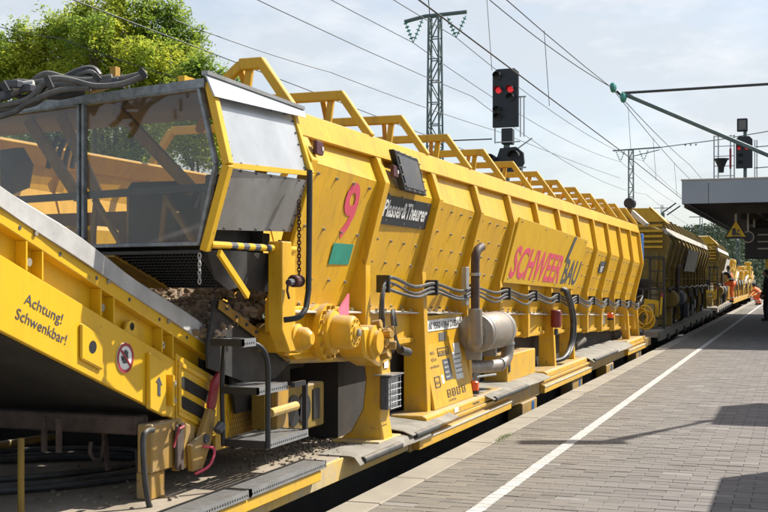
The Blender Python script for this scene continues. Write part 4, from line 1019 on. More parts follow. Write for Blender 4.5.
for i, (dy, l_) in enumerate(((-.018,.035),(-.004,.043),(.010,.040),(.022,.030))):
    hnd.prism([sp_(dy-.0055,.010), sp_(dy+.0055,.010), sp_(dy+.0065+i*.001,.010+l_), sp_(dy-.0045+i*.001,.010+l_)], (.001,0,0))
hnd.prism([sp_(-.04,-.014), sp_(-.052,.014), sp_(-.042,.018), sp_(-.024,-.002)], (.001,0,0))
hnd.build('sign_hand', 'print_dark', CV)
MB().prism([V((c_.x+.008,c_.y-.050,c_.z+.040)), V((c_.x+.008,c_.y-.040,c_.z+.050)), V((c_.x+.008,c_.y+.050,c_.z-.040)), V((c_.x+.008,c_.y+.040,c_.z-.050))], (.001,0,0)).build('sign_slash', 'red', CV)
cd = V((0,1,-TS)).normalized(); cu_ = V((0,TS,1)).normalized()
text('Achtung!', (XS+.001, 4.62, cvz(4.62,.19)), cd, cu_, .076, 'print_dark', CV, fit=.32)
text('Schwenkbar!', (XS+.001, 4.55, cvz(4.55,.095)), cd, cu_, .076, 'print_dark', CV, fit=.43)
# expanded metal guard below the end and the red lever
MB().yz([(6.66,.82),(7.15,.74),(7.15,.50),(6.95,.40),(6.55,.40),(6.55,cvz(6.55,.02))], XS-.02, XS+.005).build('mesh_guard', 'yellow_clean', CV, bevel=.004)
m = MB()
for i in range(14):
    y0 = 6.70+i*.030; m.beam((XS+.008,y0,.64),(XS+.008,y0+.10,.42),.004,.006,(1,0,0)); m.beam((XS+.008,y0,.42),(XS+.008,y0+.10,.64),.004,.006,(1,0,0))
m.build('guard_mesh', 'yellow_dirty', CV, kind='stuff')
lv = [(6.15,.64),(6.27,.62),(6.34,.92),(6.42,.985),(6.37,1.0),(6.26,.94)]
MB().yz([(6.335,.70),(6.415,.685),(6.47,.84),(6.53,.90),(6.47,.915),(6.39,.86)], XS+.05, XS+.08).build('lever', 'red', CV, bevel=.006)
MB().yz([(6.12,.34),(6.24,.34),(6.36,.50),(6.414,.684),(6.334,.699),(6.22,.54),(6.10,.50)], XS+.045, XS+.085).build('lever_base', 'yellow_dirty', CV, bevel=.006)
MB().cyl((XS+.08,6.27,.52),(XS+.10,6.27,.52),.028,14).build('lever_pin', 'print_dark', CV)
# bracket with leg, wheel foot, hose
MB().box(XS-.07,XS+.03,5.74,6.08,.385,.665).build('bracket', 'yellow_dirty', CV, bevel=.008)
MB().prism([(XS+.04,6.02,.66),(XS+.04,6.22,.60),(XS+.04,6.22,.48),(XS+.04,6.12,.36),(XS+.04,6.0,.36)], (-.04,0,0)).build('bracket_cheek', 'yellow_dirty', CV, bevel=.006)
MB().prism([(XS+.045,5.96,.64),(XS+.045,6.05,.64),(XS+.045,6.05,.37),(XS+.045,5.96,.37)], (.02,0,0)).build('link_plate', 'brown_beam', CV, bevel=.02)
for z in (.66,.42): MB().cyl((XS+.065,6.005,z-.03),(XS+.08,6.005,z-.03),.02,10).build('link_pin', 'brown_beam', CV)
MB().tube([V((XS+.09,5.88,.52)),V((XS+.09,5.94,.62)),V((XS+.09,6.0,.63))], .008, 6).build('pull_handle', 'red', CV)
MB().tube(spline([V((XS+.1,6.22,.48)),V((XS+.12,6.32,.45)),V((XS+.12,6.26,.36)),V((XS+.1,6.12,.33))],4), .009, 6).build('pull_handle', 'pink', CV, smooth=True)
MB().cyl((XS-.1,6.0,.45),(XS-.02,6.9,.44),.012,6).build('thin_rod', 'galvanised', CV)
MB().box(XS-.09,XS+.01,5.76,5.92,.226,.384).build('prop_leg', 'yellow_dirty', CV, bevel=.008)
MB().cyl((XS-.0,5.88,.22),(XS+.03,5.88,.22),.022,10).build('leg_pin', 'yellow_dirty', CV)
MB().tube(spline([pX(153,430,XS+.05), pX(146,432,XS+.06), pX(143,442,XS+.06), pX(145,480,XS+.08), pX(150,508,XS+.1), pX(160,520,XS+.1)],5), .016, 10).build('hose', 'hose_black', CV, smooth=True)
m = MB()
for a, b_ in ((.0,.06),(.03,.05)): m.tube([V((XS+.05, 5.88+.13*cos(t), .12+a+.06*sin(t))) for t in [2*pi*j/16 for j in range(16)]], .015, 7, closed=True)
m.build('hose_coil', 'hose_black', CV, smooth=True)
# rusty standing stake, curved hoses on deck at the left
o = MB().cyl(pX(21,438,-3.9), pX(21,438,-3.9)-V((0,0,.42)), .018, 8).build('stake', 'yellow_shade_dirty', None)
tag(o, 'rusty yellow stake standing upright on the deck at the bottom left corner', 'stake')
m = MB()
for z_, dx in ((.27,0),(.25,.06),(.30,-.1)):
    m.tube(spline([V((-4.9+dx,5.2,z_)), V((-4.2+dx,5.9,z_)), V((-3.95+dx,6.5,z_)), V((-4.2+dx,6.95,z_)), V((-4.7+dx,6.9,z_)), V((-5.3+dx,6.5,z_))],6), .022, 8)
tag(m.build('deck_hose', 'hose_black', smooth=True), 'loose black hoses coiled on the dark deck below the conveyor', 'hoses')
for (a, b_, mt_, r_, lb) in ((pX(-5,446,-5.2), pX(72,434,-5.2), 'yellow_dirty', .028, 'long yellow pipe lying across the deck at the far left'), ):
    o = MB().cyl(a, b_, r_, 10).build('pipe', mt_, smooth=True); tag(o, lb, 'pipe')
for q in range(2): MB().beam((-4.0-.1*q,5.6,.50),(-4.0-.1*q,5.6,.70),.03,.02).build('hanging_strap', 'brown_beam', CV)
MB().tube(spline([pX(91,442,-3.9), pX(90,452,-3.9), pX(94,459,-3.9), pX(101,458,-3.9), pX(104,440,-3.9)],4), .012, 6).build('hanging_hook', 'brown_beam', CV)
MB().beam(pX(104,432,-3.9), pX(108,470,-3.9), .02,.03).build('hanging_strap', 'brown_beam', CV)
MB().beam(pX(137,450,-3.7), pX(139,484,-3.7), .012,.03).build('hanging_strap', 'brown_beam', CV)
MB().box(-5.9,-4.0,7.2,7.5,.23,.62).build('cross_member', 'dark_under', WA)
MB().box(mirx(-3.2),mirx(-3.3),2,9,.23,.75).build('far_board', 'dark_under', WA)

# rubber chute + ballast
CH = thing('rubber_chute', V((-3.6,6.9,.9)), 'black rubber chute sheets with a bolted yellow strip under the ballast heap', 'chute')
q = [pX(216,297,-3.42), pX(246,325,-3.42), pX(290,362,-3.42), pX(276,378,-3.42), pX(250,384,-3.42), pX(208,368,-3.42), pX(207,345,-3.42)]
MB().plate(list(reversed(q)), .015).build('rubber_sheet', 'black_rubber', CH)
q = [pX(218,298,-3.55), pX(262,318,-3.55), pX(292,340,-3.55), pX(290,362,-3.55), pX(240,330,-3.55)]
MB().plate(list(reversed(q)), .015).build('rubber_sheet', 'black_rubber', CH)
a, b_ = pX(219,304,-3.40), pX(288,358,-3.40)
MB().beam(a, b_, .012, .06, (0,0,1)).build('bolted_strip', 'yellow_dirty', CH, bevel=.003)
m = MB()
for i in range(7): p = a.lerp(b_, (i+.6)/7.4); m.cyl(p, p+V((.02,0,0)), .012, 6)
m.build('strip_bolts', 'print_dark', CH, kind='stuff')
MB().cyl((-3.62,6.85,.98),(-5.6,6.85,.98),.24,20).build('tail_drum', 'black_rubber', CH, smooth=True)
MB().prism([(-3.45,6.55,1.28),(-3.45,6.75,.62),(-3.45,7.6,.62),(-3.45,7.6,1.0),(-3.45,7.2,1.22)], (-.02,0,0)).build('chute_cheek', 'dark_under', CH)
def heap(cnt, fn, s0, s1, name, mt_, lab, cat):
    m = MB()
    bm = bmesh.new(); bmesh.ops.create_icosphere(bm, subdivisions=1, radius=1); base = [v.co.copy() for v in bm.verts]; fs = [tuple(v.index for v in f.verts) for f in bm.faces]; bm.free()
    for i in range(cnt):
        c = fn(); s = random.uniform(s0, s1); rot = Matrix.Rotation(random.uniform(0,6.28),3,V((random.gauss(0,1),random.gauss(0,1),random.gauss(0,1))).normalized())
        sq = V((random.uniform(.8,1.5), random.uniform(.6,1.0), random.uniform(.5,.9)))
        vs = []
        for v in base:
            p = v*random.uniform(.72,1.15); vs.append(V(c) + rot @ V((p.x*sq.x, p.y*sq.y, p.z*sq.z))*s)
        m.add(vs, fs)
    return tag(m.build(name, mt_), lab, cat, kind='stuff')
def bh():
    x = random.uniform(-5.9,-3.42); y = random.uniform(6.25,8.4)
    t = (y-6.25)/1.0; z = 1.22 + .17*min(t,1) + .22*max(0,min(1,(y-7.0)/1.0)) - max(0,(x+3.7))*.30
    return (x, y, z + random.uniform(-.03,.03))
heap(3400, bh, .028, .055, 'ballast_heap', 'ballast_stone', 'heap of brown track ballast under the glazed hood above the rubber chute', 'ballast')
def cr_():
    if random.random() < .6: x = random.gauss(-3.5,.16); y = random.gauss(8.0,.5); 
    else: x = random.uniform(-5.2,-3.1); y = random.uniform(5.5,9.5)
    return (min(x,-3.09), y, .23)
heap(900, cr_, .006, .018, 'ballast_crumbs', 'crumbs', 'crumbs of ballast and soil scattered on the dusty wagon deck', 'ballast crumbs')

# ---- wagon B and C (in the shade of the platform roof)
def far_wagon(y0, nb, label, zt_=2.62):
    root = thing('hopper_wagon', (XC, y0, -.75), label, 'railway wagon', 'yellow hopper wagons of the train')
    hp = hopper(root, y0+1.6, nb, zt=zt_, dec=.0, main=False, ymat='yellow_shade_dirty')[0]
    L_ = nb*DY + 3.6
    MB().box(mirx(-3.06), -3.06, y0-1.2, y0+L_, .10, .24).build('deck', 'deck_dust', root)
    MB().box(-3.058, -3.0, y0-1.2, y0+L_, .02, .22).build('deck_edge', 'sill_grey', root)
    MB().box(-5.8, -3.3, y0-1, y0+L_-.2, -.25, .095).build('underframe', 'dark_under', root)
    for y in (y0+1.4, y0+L_-3): bogie(root, y)
    m = MB()
    for i in range(8): m.box(-3.0,-2.95,y0+.5+i*L_/8,y0+.8+i*L_/8,-.02,.12)
    m.build('edge_lamps', 'black_paint', root, kind='stuff')
    # end bulkhead: sloping roof plate on a slatted frame
    yb = y0+1.6
    MB().prism([(mirx(-3.55), yb-.1, zt_+.52), (-3.55, yb-.1, zt_+.52), (-3.15, yb-.1, zt_+.16), (mirx(-3.15), yb-.1, zt_+.16)], (0, .9, .06)).build('end_hood', 'yellow', root)
    MB().prism([(-3.55,yb-.12,zt_+.54),(-3.12,yb-.12,zt_+.12),(-3.12,yb+1.1,zt_+.12),(-3.55,yb+1.1,zt_+.54)], (.02,0,.02)).build('end_hood_side', 'yellow', root)
    for k in range(5): MB().beam((mirx(-3.2), yb-.1, zt_+.06-k*.14), (-3.2, yb-.1, zt_+.06-k*.14), .05, .06).build('slat', 'yellow', root)
    # ladder and railing at the end
    m = MB()
    for x in (-3.08,-3.42): m.beam((x,y0+.55,-.1),(x,y0+.55,2.05),.06,.06)
    for k in range(7): m.beam((-3.08,y0+.55,.2+k*.3),(-3.42,y0+.55,.2+k*.3),.03,.03)
    m.beam((-3.08,y0+.55,2.05),(-3.75,y0+.5,2.05),.045,.045); m.beam((-3.75,y0+.5,2.05),(-3.9,y0+.2,2.4),.09,.05); m.beam((-3.75,y0+.5,.3),(-3.75,y0+.5,2.05),.045,.045)
    m.beam((-3.08,y0+.55,1.25),(-3.75,y0+.5,1.25),.045,.045)
    m.build('ladder', 'black_paint', root)
    MB().box(mirx(-3.6),-3.6,y0+1.8,y0+L_-2,.24,1.0).build('shade_infill', 'dark_under', root)  # dark box added so the space inside reads as deep shade
    MB().box(-4.3,-3.8,y0+.3,y0+.9,1.0,1.5).build('control_box', 'black_paint', root, bevel=.01)
    MB().yz([(y0+.3,.28),(y0+1.3,.28),(y0+1.3,1.2),(y0+1.0,1.3),(y0+.3,.7)], -3.5, -3.3).build('end_support', 'yellow_shade_dirty', root, bevel=.01)
    MB().prism([(-3.3,y0+1.5,2.2),(-3.45,y0+1.5,.3),(-3.9,y0+1.5,.3),(-5.4,y0+1.5,.3),(-5.9,y0+1.5,2.2)], (0,.06,0)).build('end_plate', 'yellow_shade_dirty', root)
    # side equipment
    random.seed(int(y0))
    MB().box(-3.9,-3.45,y0+.9,y0+1.3,1.0,1.5).build('black_cabinet', 'black_paint', root, bevel=.02)
    MB().prism([(-3.2,y0+.5,.55),(-3.2,y0+.5,.95),(-3.55,y0+.5,1.0),(-3.6,y0+.5,.6)], (0,.06,0)).build('bracket_plate', 'yellow_clean', root)
    MB().beam((-3.15,y0+.45,.6),(-3.12,y0+.45,1.05),.05,.05).build('red_tipped_lever', 'yellow_clean', root)
    MB().cyl((-3.12,y0+.45,1.05),(-3.11,y0+.45,1.14),.04,8).build('lever_grip', 'red', root)
    for k in range(9):
        ya = y0 + 2 + k*(L_-5)/9 + random.uniform(0,.8); zz = random.uniform(.35,.9)
        MB().box(-3.4,-3.1-random.uniform(0,.12),ya,ya+random.uniform(.3,.9),.26,zz).build('side_box', random.choice(['dark_under','black_paint','yellow_shade_dirty','print_dark']), root, bevel=.015)
    for k in range(5):
        ya = y0 + 2.5 + k*(L_-6)/5
        MB().tube(spline([V((-3.12,ya,1.25)), V((-3.06,ya+.5,.95+random.uniform(-.1,.1))), V((-3.08,ya+1.1,1.15)), V((-3.1,ya+1.6,.6)), V((-3.2,ya+1.7,.35))],4), .028, 6).build('thick_hose', 'hose_black', root, smooth=True)
    MB().tube([V((-3.10, y0+2+i_*(L_-4)/14, 1.22+.05*(i_%2))) for i_ in range(15)], .03, 6).build('brake_pipe', 'black_paint', root, smooth=True)
    MB().cyl((-3.15,y0+2.6,.95),(-3.15,y0+3.3,.95),.24,16).build('air_tank', 'yellow_shade_dirty', root, smooth=True, bevel=.03)
    MB().box(-3.3,-3.08,y0+2.7,y0+2.95,.25,.9).build('tank_post', 'yellow_shade_dirty', root)
    MB().cyl((-3.1,y0+4.4,.95),(-3.1,y0+5.6,.95),.22,18).build('muffler', 'print_dark', root, smooth=True, bevel=.03)
    MB().tube(spline([V((-3.05,y0+4.3,.9)),V((-3.05,y0+4.3,1.6)),V((-3.04,y0+4.35,1.78)),V((-3.0,y0+4.6,1.85))],4), .06, 10).build('exhaust_stack', 'stack_brown', root, smooth=True)
    MB().tube(spline([V((-3.1,y0+5.6,.9)),V((-3.0,y0+5.9,.85)),V((-3.05,y0+6.0,.4)),V((-3.2,y0+6.6,.3))],4), .06, 9).build('thick_hose', 'hose_black', root, smooth=True)
    pA = V((-2.96, y0+7.6, zt_-.42)); pB_ = V((-3.12, y0+7.6, zt_-1.1))
    MB().prism([pA, pB_, pB_+V((0,4.3,0)), pA+V((0,4.3,0))], (-.03,0,0)).build('name_board', 'plate_white_dusty', root)
    return root
WB = far_wagon(29.2, 12, 'second yellow hopper wagon, shaded by the platform roof, with a black ladder at its end', 2.84)
WB.location.x -= .08; WB.rotation_euler.z = .012
WC = far_wagon(53.6, 8, 'third yellow hopper wagon beyond the shaded one, where a worker climbs up', 2.95)
WC.location.x -= .30; WC.rotation_euler.z = .014
# coupling gap objects: loaded ballast in wagon B's end, coil, pole with round lamp
heap(500, lambda: (random.uniform(-5.6,-3.5), random.uniform(30.9,33), 2.38+random.uniform(-.05,.12) - .1*random.random()), .05, .09, 'ballast_load', 'ballast_stone', 'brown ballast load showing through the slats of the shaded second wagon', 'ballast')
rc = thing('rope_coil', V((-3.35,26.6,.3)), 'coiled yellow rope hanging between the first and second hopper wagons', 'rope')
m = MB(); random.seed(5)
for k in range(7):
    ra, rz = random.uniform(.14,.2), random.uniform(.16,.24); cx_, cz_ = -3.3+random.uniform(-.08,.08), .62+random.uniform(-.07,.07)
    m.tube([V((cx_+ra*cos(t), 26.6+k*.02, cz_+rz*sin(t))) for t in [2*pi*j/14 for j in range(14)]], .022, 6, closed=True)
m.build('rope_loops', 'yellow_clean', rc, smooth=True); MB().beam((-3.3,26.65,.2),(-3.3,26.65,1.25),.03,.03).build('rope_hook', 'print_dark', rc)
pl_ = thing('lamp_post', V((-3.45,25.6,.25)), 'short yellow post with a round black lamp between the first two hopper wagons', 'lamp')
MB().beam((-3.45,25.6,.25),(-3.45,25.6,3.1),.10,.10).build('post', 'yellow_shade_dirty', pl_, bevel=.01)
MB().cyl((-3.45,25.45,3.16),(-3.45,25.75,3.16),.12,16).build('lamp_head', 'black_paint', pl_, smooth=True, bevel=.02)
MB().prism([(-3.40,25.5,3.02),(-3.08,25.5,2.72),(-3.14,25.5,2.66),(-3.42,25.5,2.9)], (0,.5,0)).build('chute_plate', 'plate_white_dusty', pl_)
MB().box(-3.40,-3.2,25.6,26.0,1.9,2.5).build('cabinet', 'blue_sticker', pl_, bevel=.01)
# coupling frame between wagons
MB().box(-5.6,-3.5,25.9,28.2,.0,.22).build('drawgear', 'dark_under', WA)
# small orange lamp seen against the end
# ---- far works train beyond wagon C
FW = thing('works_machine', (XC, 72, -.75), 'far yellow track works machine with upright cylinders at the end of the train', 'machine')
MB().box(mirx(-3.1),-3.0,70,112,.05,.35).build('frame', 'yellow', FW)
random.seed(11)
for i in range(11):
    y = 70.5+i*3.6; h = random.uniform(1.5,2.6); x0 = -3.25-random.uniform(0,.5)
    MB().lathe((x0,y,.35),(0,0,1),[(0,.28),(.1,.30),(h*.5,.30),(h*.5+.02,.36),(h*.5+.15,.36),(h*.5+.17,.24),(h,.22),(h+.05,.30),(h+.2,.28),(h+.24,.1)],14).build('cylinder', 'yellow', FW, smooth=True)
    MB().cyl((x0+.1,y-.1,.5),(x0+.3,y+1.6,h*.9),.10,10).build('hydraulic_ram', random.choice(['yellow','galvanised','yellow_dirty']), FW, smooth=True)
    a = -3.3-random.uniform(.2,.8)
    MB().yz([(y+1.0,.36),(y+2.4,.36),(y+2.6,1.1),(y+2.2,random.uniform(1.5,2.9)),(y+1.5,random.uniform(1.5,2.7)),(y+.9,1.0)], a-1.4, a).build('side_frame', random.choice(['yellow','yellow_shade_dirty','yellow_dirty']), FW, bevel=.03)
    MB().box(a+.001,a+.25,y+1.2,y+2.0,.5,1.1).build('equipment_box', random.choice(['print_dark','black_paint','yellow_dirty']), FW, bevel=.02)
    MB().beam((-3.2,y+.6,.4),(-3.3,y+2.2,2.2),.10,.12).build('strut', 'yellow', FW)
    MB().tube(spline([V((-3.15,y,1.5)),V((-3.0,y+.7,1.1)),V((-3.05,y+1.5,1.4)),V((-3.1,y+2.5,.8))],4),.05,7).build('thick_hose', 'hose_black', FW, smooth=True)
    m = MB(); m.beam((-3.08,y+.2,.35),(-3.08,y+.2,1.35),.05,.05); m.beam((-3.08,y+.2,1.35),(-3.08,y+2.9,1.35),.05,.05); m.beam((-3.08,y+2.9,1.35),(-3.08,y+2.9,.35),.05,.05); m.build('guard_rail', random.choice(['yellow_clean','black_paint']), FW)
for y in (73,83,95,107): bogie(FW, y)
FW.location.x -= .5

# ------------------------------------------------------------------ platform roof
CP = thing('platform_canopy', (2.5, 44, 0), 'flat platform roof with grey fascia and dark underside at the upper right', 'platform roof')
ye = 28.4; x_l = -2.6; zc0, zc1 = 3.3, 3.86
edge = [(x_l, ye), (9, ye), (9, 75), (-1.0, 75)]
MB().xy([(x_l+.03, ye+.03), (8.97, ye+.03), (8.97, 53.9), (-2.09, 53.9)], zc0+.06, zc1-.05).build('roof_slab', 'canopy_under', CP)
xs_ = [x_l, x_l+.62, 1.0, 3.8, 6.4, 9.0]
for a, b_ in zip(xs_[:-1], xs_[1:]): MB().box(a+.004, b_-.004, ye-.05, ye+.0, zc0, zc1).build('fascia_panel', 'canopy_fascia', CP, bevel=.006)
MB().prism([(x_l, ye+.002, zc0), (-2.12, 54, zc0), (-2.12, 54, zc1), (x_l, ye+.002, zc1)], (.05,0,0)).build('side_fascia', 'canopy_fascia', CP)
MB().box(x_l-.02, 9.02, ye-.07, ye+.2, zc1+.002, zc1+.03).build('top_trim', 'plate_white_dusty', CP)
for y in range(30, 53, 3): MB().box(-1.5+(y-30)*.02, 8.9, y, y+.14, zc0-.16, zc0+.058).build('cross_beam', 'canopy_under', CP)
for y in (33, 45, 52):
    MB().box(3.9,4.2,y,y+.3,0,zc0-.17).build('column', 'concrete_dark', CP, bevel=.02)
MB().beam((-1.0,30,zc0-.1),(0,53,zc0-.1),.06,.06).build('conduit', 'canopy_under', CP)
for y in (31,36,41,46,51): MB().box(.2,1.6,y-.08,y+.08,zc0-.26,zc0-.17).build('strip_light', 'plate_white_dusty', CP, bevel=.01)
MB().cyl((x_l+.08,ye+.2,zc0-.05),(-2.04,53.9,zc0-.05),.05,8).build('gutter', 'canopy_under', CP, smooth=True)
# warning triangle
wt = pD(736, 230, 30)
WS = thing('warning_sign', wt, 'yellow triangular warning sign hanging from the platform roof on a short pole', 'sign')
MB().cyl(wt+V((0,0,.22)), V((wt.x,wt.y,zc0+.05)), .035, 10).build('hanger', 'plate_grey', WS)
wn = V((0,-1,0)); 
def tri(s, y): h = s*.866; return [V((wt.x-s/2, y, wt.z-h*.42)), V((wt.x+s/2, y, wt.z-h*.42)), V((wt.x, y, wt.z+h*.58))]
MB().prism(tri(.62, wt.y), (0,.02,0)).build('border', 'signal_black', WS, bevel=.01)
MB().prism(tri(.48, wt.y-.004), (0,.003,0)).build('yellow_field', 'sign_yellow', WS)
pg = MB()
def q2(pts): pg.prism([V((wt.x+a, wt.y-.008, wt.z+b_)) for a, b_ in pts], (0,.003,0))
q2([(-.10,-.14),(.0,-.14),(.0,.02),(-.02,.05),(-.08,.05),(-.10,.02)]); q2([(.01,-.14),(.12,-.14),(.13,-.12),(.01,-.05)]); q2([(.03,-.03),(.07,-.05),(.10,.0),(.06,.02)])
pg.build('pictogram', 'print_dark', WS)
MB().box(wt.x-.12,wt.x+.13,wt.y-.008,wt.y-.005,wt.z-.175,wt.z-.16).build('pictogram_base', 'print_dark', WS)
# loudspeaker, clock ring, info boards under the roof
o = thing('platform_clock', pD(748,237,31), 'small round clock ring hanging under the platform roof behind the warning sign', 'clock')
c_ = pD(748,237,31); MB().cyl(c_+V((0,.1,0)), c_, .16, 20).build('clock_case', 'plate_white_dusty', o, smooth=True); MB().cyl(c_, c_-V((0,.005,0)), .13, 20).build('clock_face', 'print_dark', o)
MB().cyl(c_+V((0,.05,.16)), V((c_.x,c_.y+.05,zc0+.05)), .025, 8).build('clock_hanger', 'plate_grey', o)
ib = thing('departure_board', pD(765,243,33), 'dark destination board with faint white text lines under the platform roof', 'board')
c_ = pD(765,243,33); MB().box(c_.x-.55,c_.x+1.3,c_.y,c_.y+.25,c_.z-.45,c_.z+.45).build('board_case', 'signal_black', ib, bevel=.02)
for k in range(3): MB().box(c_.x-.2,c_.x+1.1,c_.y-.006,c_.y-.002,c_.z+.22-.2*k,c_.z+.26-.2*k).build('text_line', 'plate_grey', ib)
for dx in (-.3,.9): MB().cyl((c_.x+dx,c_.y+.12,c_.z+.45),(c_.x+dx,c_.y+.12,zc0+.05),.03,8).build('hanger', 'plate_grey', ib)
MB().box(c_.x+.0,c_.x+.35,c_.y+.3,c_.y+.5,c_.z-.72,c_.z-.46).build('orange_box', 'sign_yellow', ib)
# offset objects right of the frame whose shadows fall on the platform
pb_ = V((2.2, 16.4, 0))
lpst = thing('info_stand', pb_, 'grey platform mast with a train display box and slanted arm right of the view', 'mast')
MB().cyl(pb_, pb_+V((0,0,5.2)), .06, 12).build('pole', 'galvanised', lpst, smooth=True)
MB().box(1.58,2.4,15.3,17.1,3.3,4.0).build('display_box', 'plate_grey', lpst, bevel=.01)
MB().beam((1.6,16.0,3.5), (.35,13.1,3.5), .05,.05).build('arm', 'galvanised', lpst)
MB().beam((2.2,16.4,5.1), (1.5,14.5,5.1), .06,.06).build('arm', 'galvanised', lpst)
MB().beam((.72,14.2,5.1), (1.6,14.5,5.1), .22,.10).build('lamp_head', 'plate_grey', lpst)
p2 = V((.90,9.6,0)); l2 = thing('notice_board', p2, 'large grey notice board on two legs right of the view', 'notice board')
for dy in (-.8,.8): MB().cyl(p2+V((0,dy,0)), p2+V((0,dy,1.0)), .04, 10).build('leg', 'galvanised', l2)
MB().box(p2.x-.05,p2.x+.05,p2.y-1.2,p2.y+1.15,1.0,2.3).build('panel', 'plate_grey', l2, bevel=.01)

# ------------------------------------------------------------------ signals, masts, wires
def lamp_hood(par, c, r, face=(0,-1,0), m='signal_black', l=.18):
    f = V(face); pts = []; mb = MB(); n = 10; e = V((1,0,0))
    for i in range(n):
        a0, a1 = pi*i/n, pi*(i+1)/n
        P = lambda a, t: c + V((cos(a), 0, sin(a)))*r + f*t
        q = [P(a0,0), P(a1,0), P(a1,l), P(a0,l)]; mb.add(q, [(0,1,2,3)]); 
        Q = lambda a, t: c + V((cos(a), 0, sin(a)))*(r-.012) + f*t
        mb.add([Q(a0,0), Q(a1,0), Q(a1,l), Q(a0,l)], [(3,2,1,0)]); mb.add([P(a0,l),P(a1,l),Q(a1,l),Q(a0,l)],[(0,1,2,3)])
    return mb.build('lamp_visor', m, par)
sg = pD(505, 279, 32); sg.z = 0
SG = thing('railway_signal', V((sg.x, sg.y, -.9)), 'tall black railway light signal showing two red lights above the first hopper wagon', 'signal', 'railway signals')
sz = lambda y: CZ + (HZ-y)*32/F
sx_ = lambda x: sg.x + (x-505)*32/F*1.03
MB().xz([(sx_(492.5), sz(127)), (sx_(518), sz(127)), (sx_(518), sz(72)), (sx_(514), sz(68.5)), (sx_(497), sz(68.5)), (sx_(492.5), sz(72))], sg.y, sg.y+.12).build('signal_board', 'signal_black', SG, bevel=.01)
for (x, y, on) in ((498.7,90,1),(510.5,89.7,1),(498,76,0),(498,110,0),(498.5,117,0),(511,98,0)):
    c_ = V((sx_(x), sg.y, sz(y)))
    MB().cyl(c_, c_-V((0,.03,0)), .085 if on else .10, 16).build('lamp_lens', 'red_lamp' if on else 'black_paint', SG); lamp_hood(SG, c_, .11, l=.22)
MB().box(sx_(501),sx_(512),sg.y+.02,sg.y+.3,sz(144),sz(128)).build('lamp_box', 'signal_black', SG, bevel=.02)
m = MB(); 
for x in (495,): m.beam((sx_(x),sg.y,sz(127)),(sx_(x),sg.y,sz(143)),.03,.03)
for x in (519.5,523): m.beam((sx_(x),sg.y+.1,sz(97)),(sx_(x),sg.y+.1,sz(137)),.03,.03)
m.beam((sx_(495),sg.y,sz(142)),(sx_(520),sg.y,sz(142)),.04,.03); m.beam((sx_(515),sg.y+.1,sz(97)),(sx_(525),sg.y+.1,sz(97)),.04,.04)
m.beam((sx_(516),sg.y,sz(150)),(sx_(532),sg.y,sz(139)),.04,.03); m.beam((sx_(519),sg.y,sz(168)),(sx_(526),sg.y,sz(168)),.05,.04); m.beam((sx_(522),sg.y,sz(168)),(sx_(522),sg.y,sz(185)),.04,.04)
m.build('ladder_frame', 'galvanised', SG)
oc = [(500,148),(516,147),(523,153),(524,163),(520,171),(505,175),(496,172),(488,166),(486,158),(491,153),(497,157)]
MB().xz([(sx_(a), sz(b_)) for a, b_ in oc], sg.y-.02, sg.y+.10).build('distant_signal_board', 'signal_black', SG, bevel=.01)
for (x,y) in ((515,157),(492,160)): lamp_hood(SG, V((sx_(x), sg.y-.02, sz(y))), .16, l=.3)
MB().cyl((sg.x,sg.y+.2,-.9),(sg.x,sg.y+.2,sz(130)),.09,12).build('mast', 'mast_green', SG, smooth=True)
MB().cyl((sx_(524),sg.y+.1,-.9),(sx_(524),sg.y+.1,sz(178)),.03,8).build('side_pole', 'galvanised', SG)

s2 = pD(746, 279, 45); S2 = thing('railway_signal', V((s2.x, s2.y, 3.9)), 'far black light signal with two red lights and cage above the platform roof', 'signal', 'railway signals')
z2 = lambda y: CZ + (HZ-y)*45/F
x2 = lambda x: s2.x + (x-746)*45/F*1.03
MB().xz([(x2(736.5),z2(168)),(x2(752),z2(168)),(x2(752),z2(139)),(x2(749),z2(136)),(x2(739),z2(136)),(x2(736.5),z2(139))], s2.y, s2.y+.15).build('signal_board', 'signal_black', S2, bevel=.01)
MB().box(x2(737.5),x2(747.5),s2.y,s2.y+.2,z2(131),z2(118)).build('number_box', 'signal_black', S2, bevel=.02)
MB().box(x2(739),x2(746),s2.y-.02,s2.y-.002,z2(129.5),z2(120)).build('number_face', 'window_dark', S2)
for x in (739.5,746.5):
    c_ = V((x2(x), s2.y, z2(148))); MB().cyl(c_, c_-V((0,.03,0)), .07, 12).build('lamp_lens', 'red_lamp_dim', S2); lamp_hood(S2, c_, .10, l=.2)
for y in (156,163): lamp_hood(S2, V((x2(741), s2.y, z2(y))), .10, l=.2)
m = MB()
for x in (716,720,731.5,735): m.beam((x2(x),s2.y+.1,3.9),(x2(x),s2.y+.1,z2(134)),.05,.05)
for y in (135,145,155,165,175): m.beam((x2(716),s2.y+.1,z2(y)),(x2(735),s2.y+.1,z2(y)),.03,.03)
for x in (754,756): m.beam((x2(x),s2.y+.1,3.9),(x2(x),s2.y+.1,z2(140)),.04,.04)
for y in (147,168): m.beam((x2(754),s2.y+.1,z2(y)),(x2(775),s2.y+.1,z2(y-1)),.04,.04)
m.build('cage', 'galvanised', S2)
MB().box(x2(730.5),x2(732.5),s2.y,s2.y+.06,z2(168),z2(148)).build('red_board', 'red', S2)
c_ = V((x2(723), s2.y-.1, z2(158))); MB().lathe(c_, (0,0,-1), [(0,.30),(.05,.30),(.06,.25),(.35,.12),(.55,.10)], 14).build('funnel_lamp', 'signal_black', S2, smooth=True)
MB().cyl((x2(745),s2.y+.2,3.9),(x2(745),s2.y+.2,z2(118)),.07,10).build('mast', 'mast_green', S2)

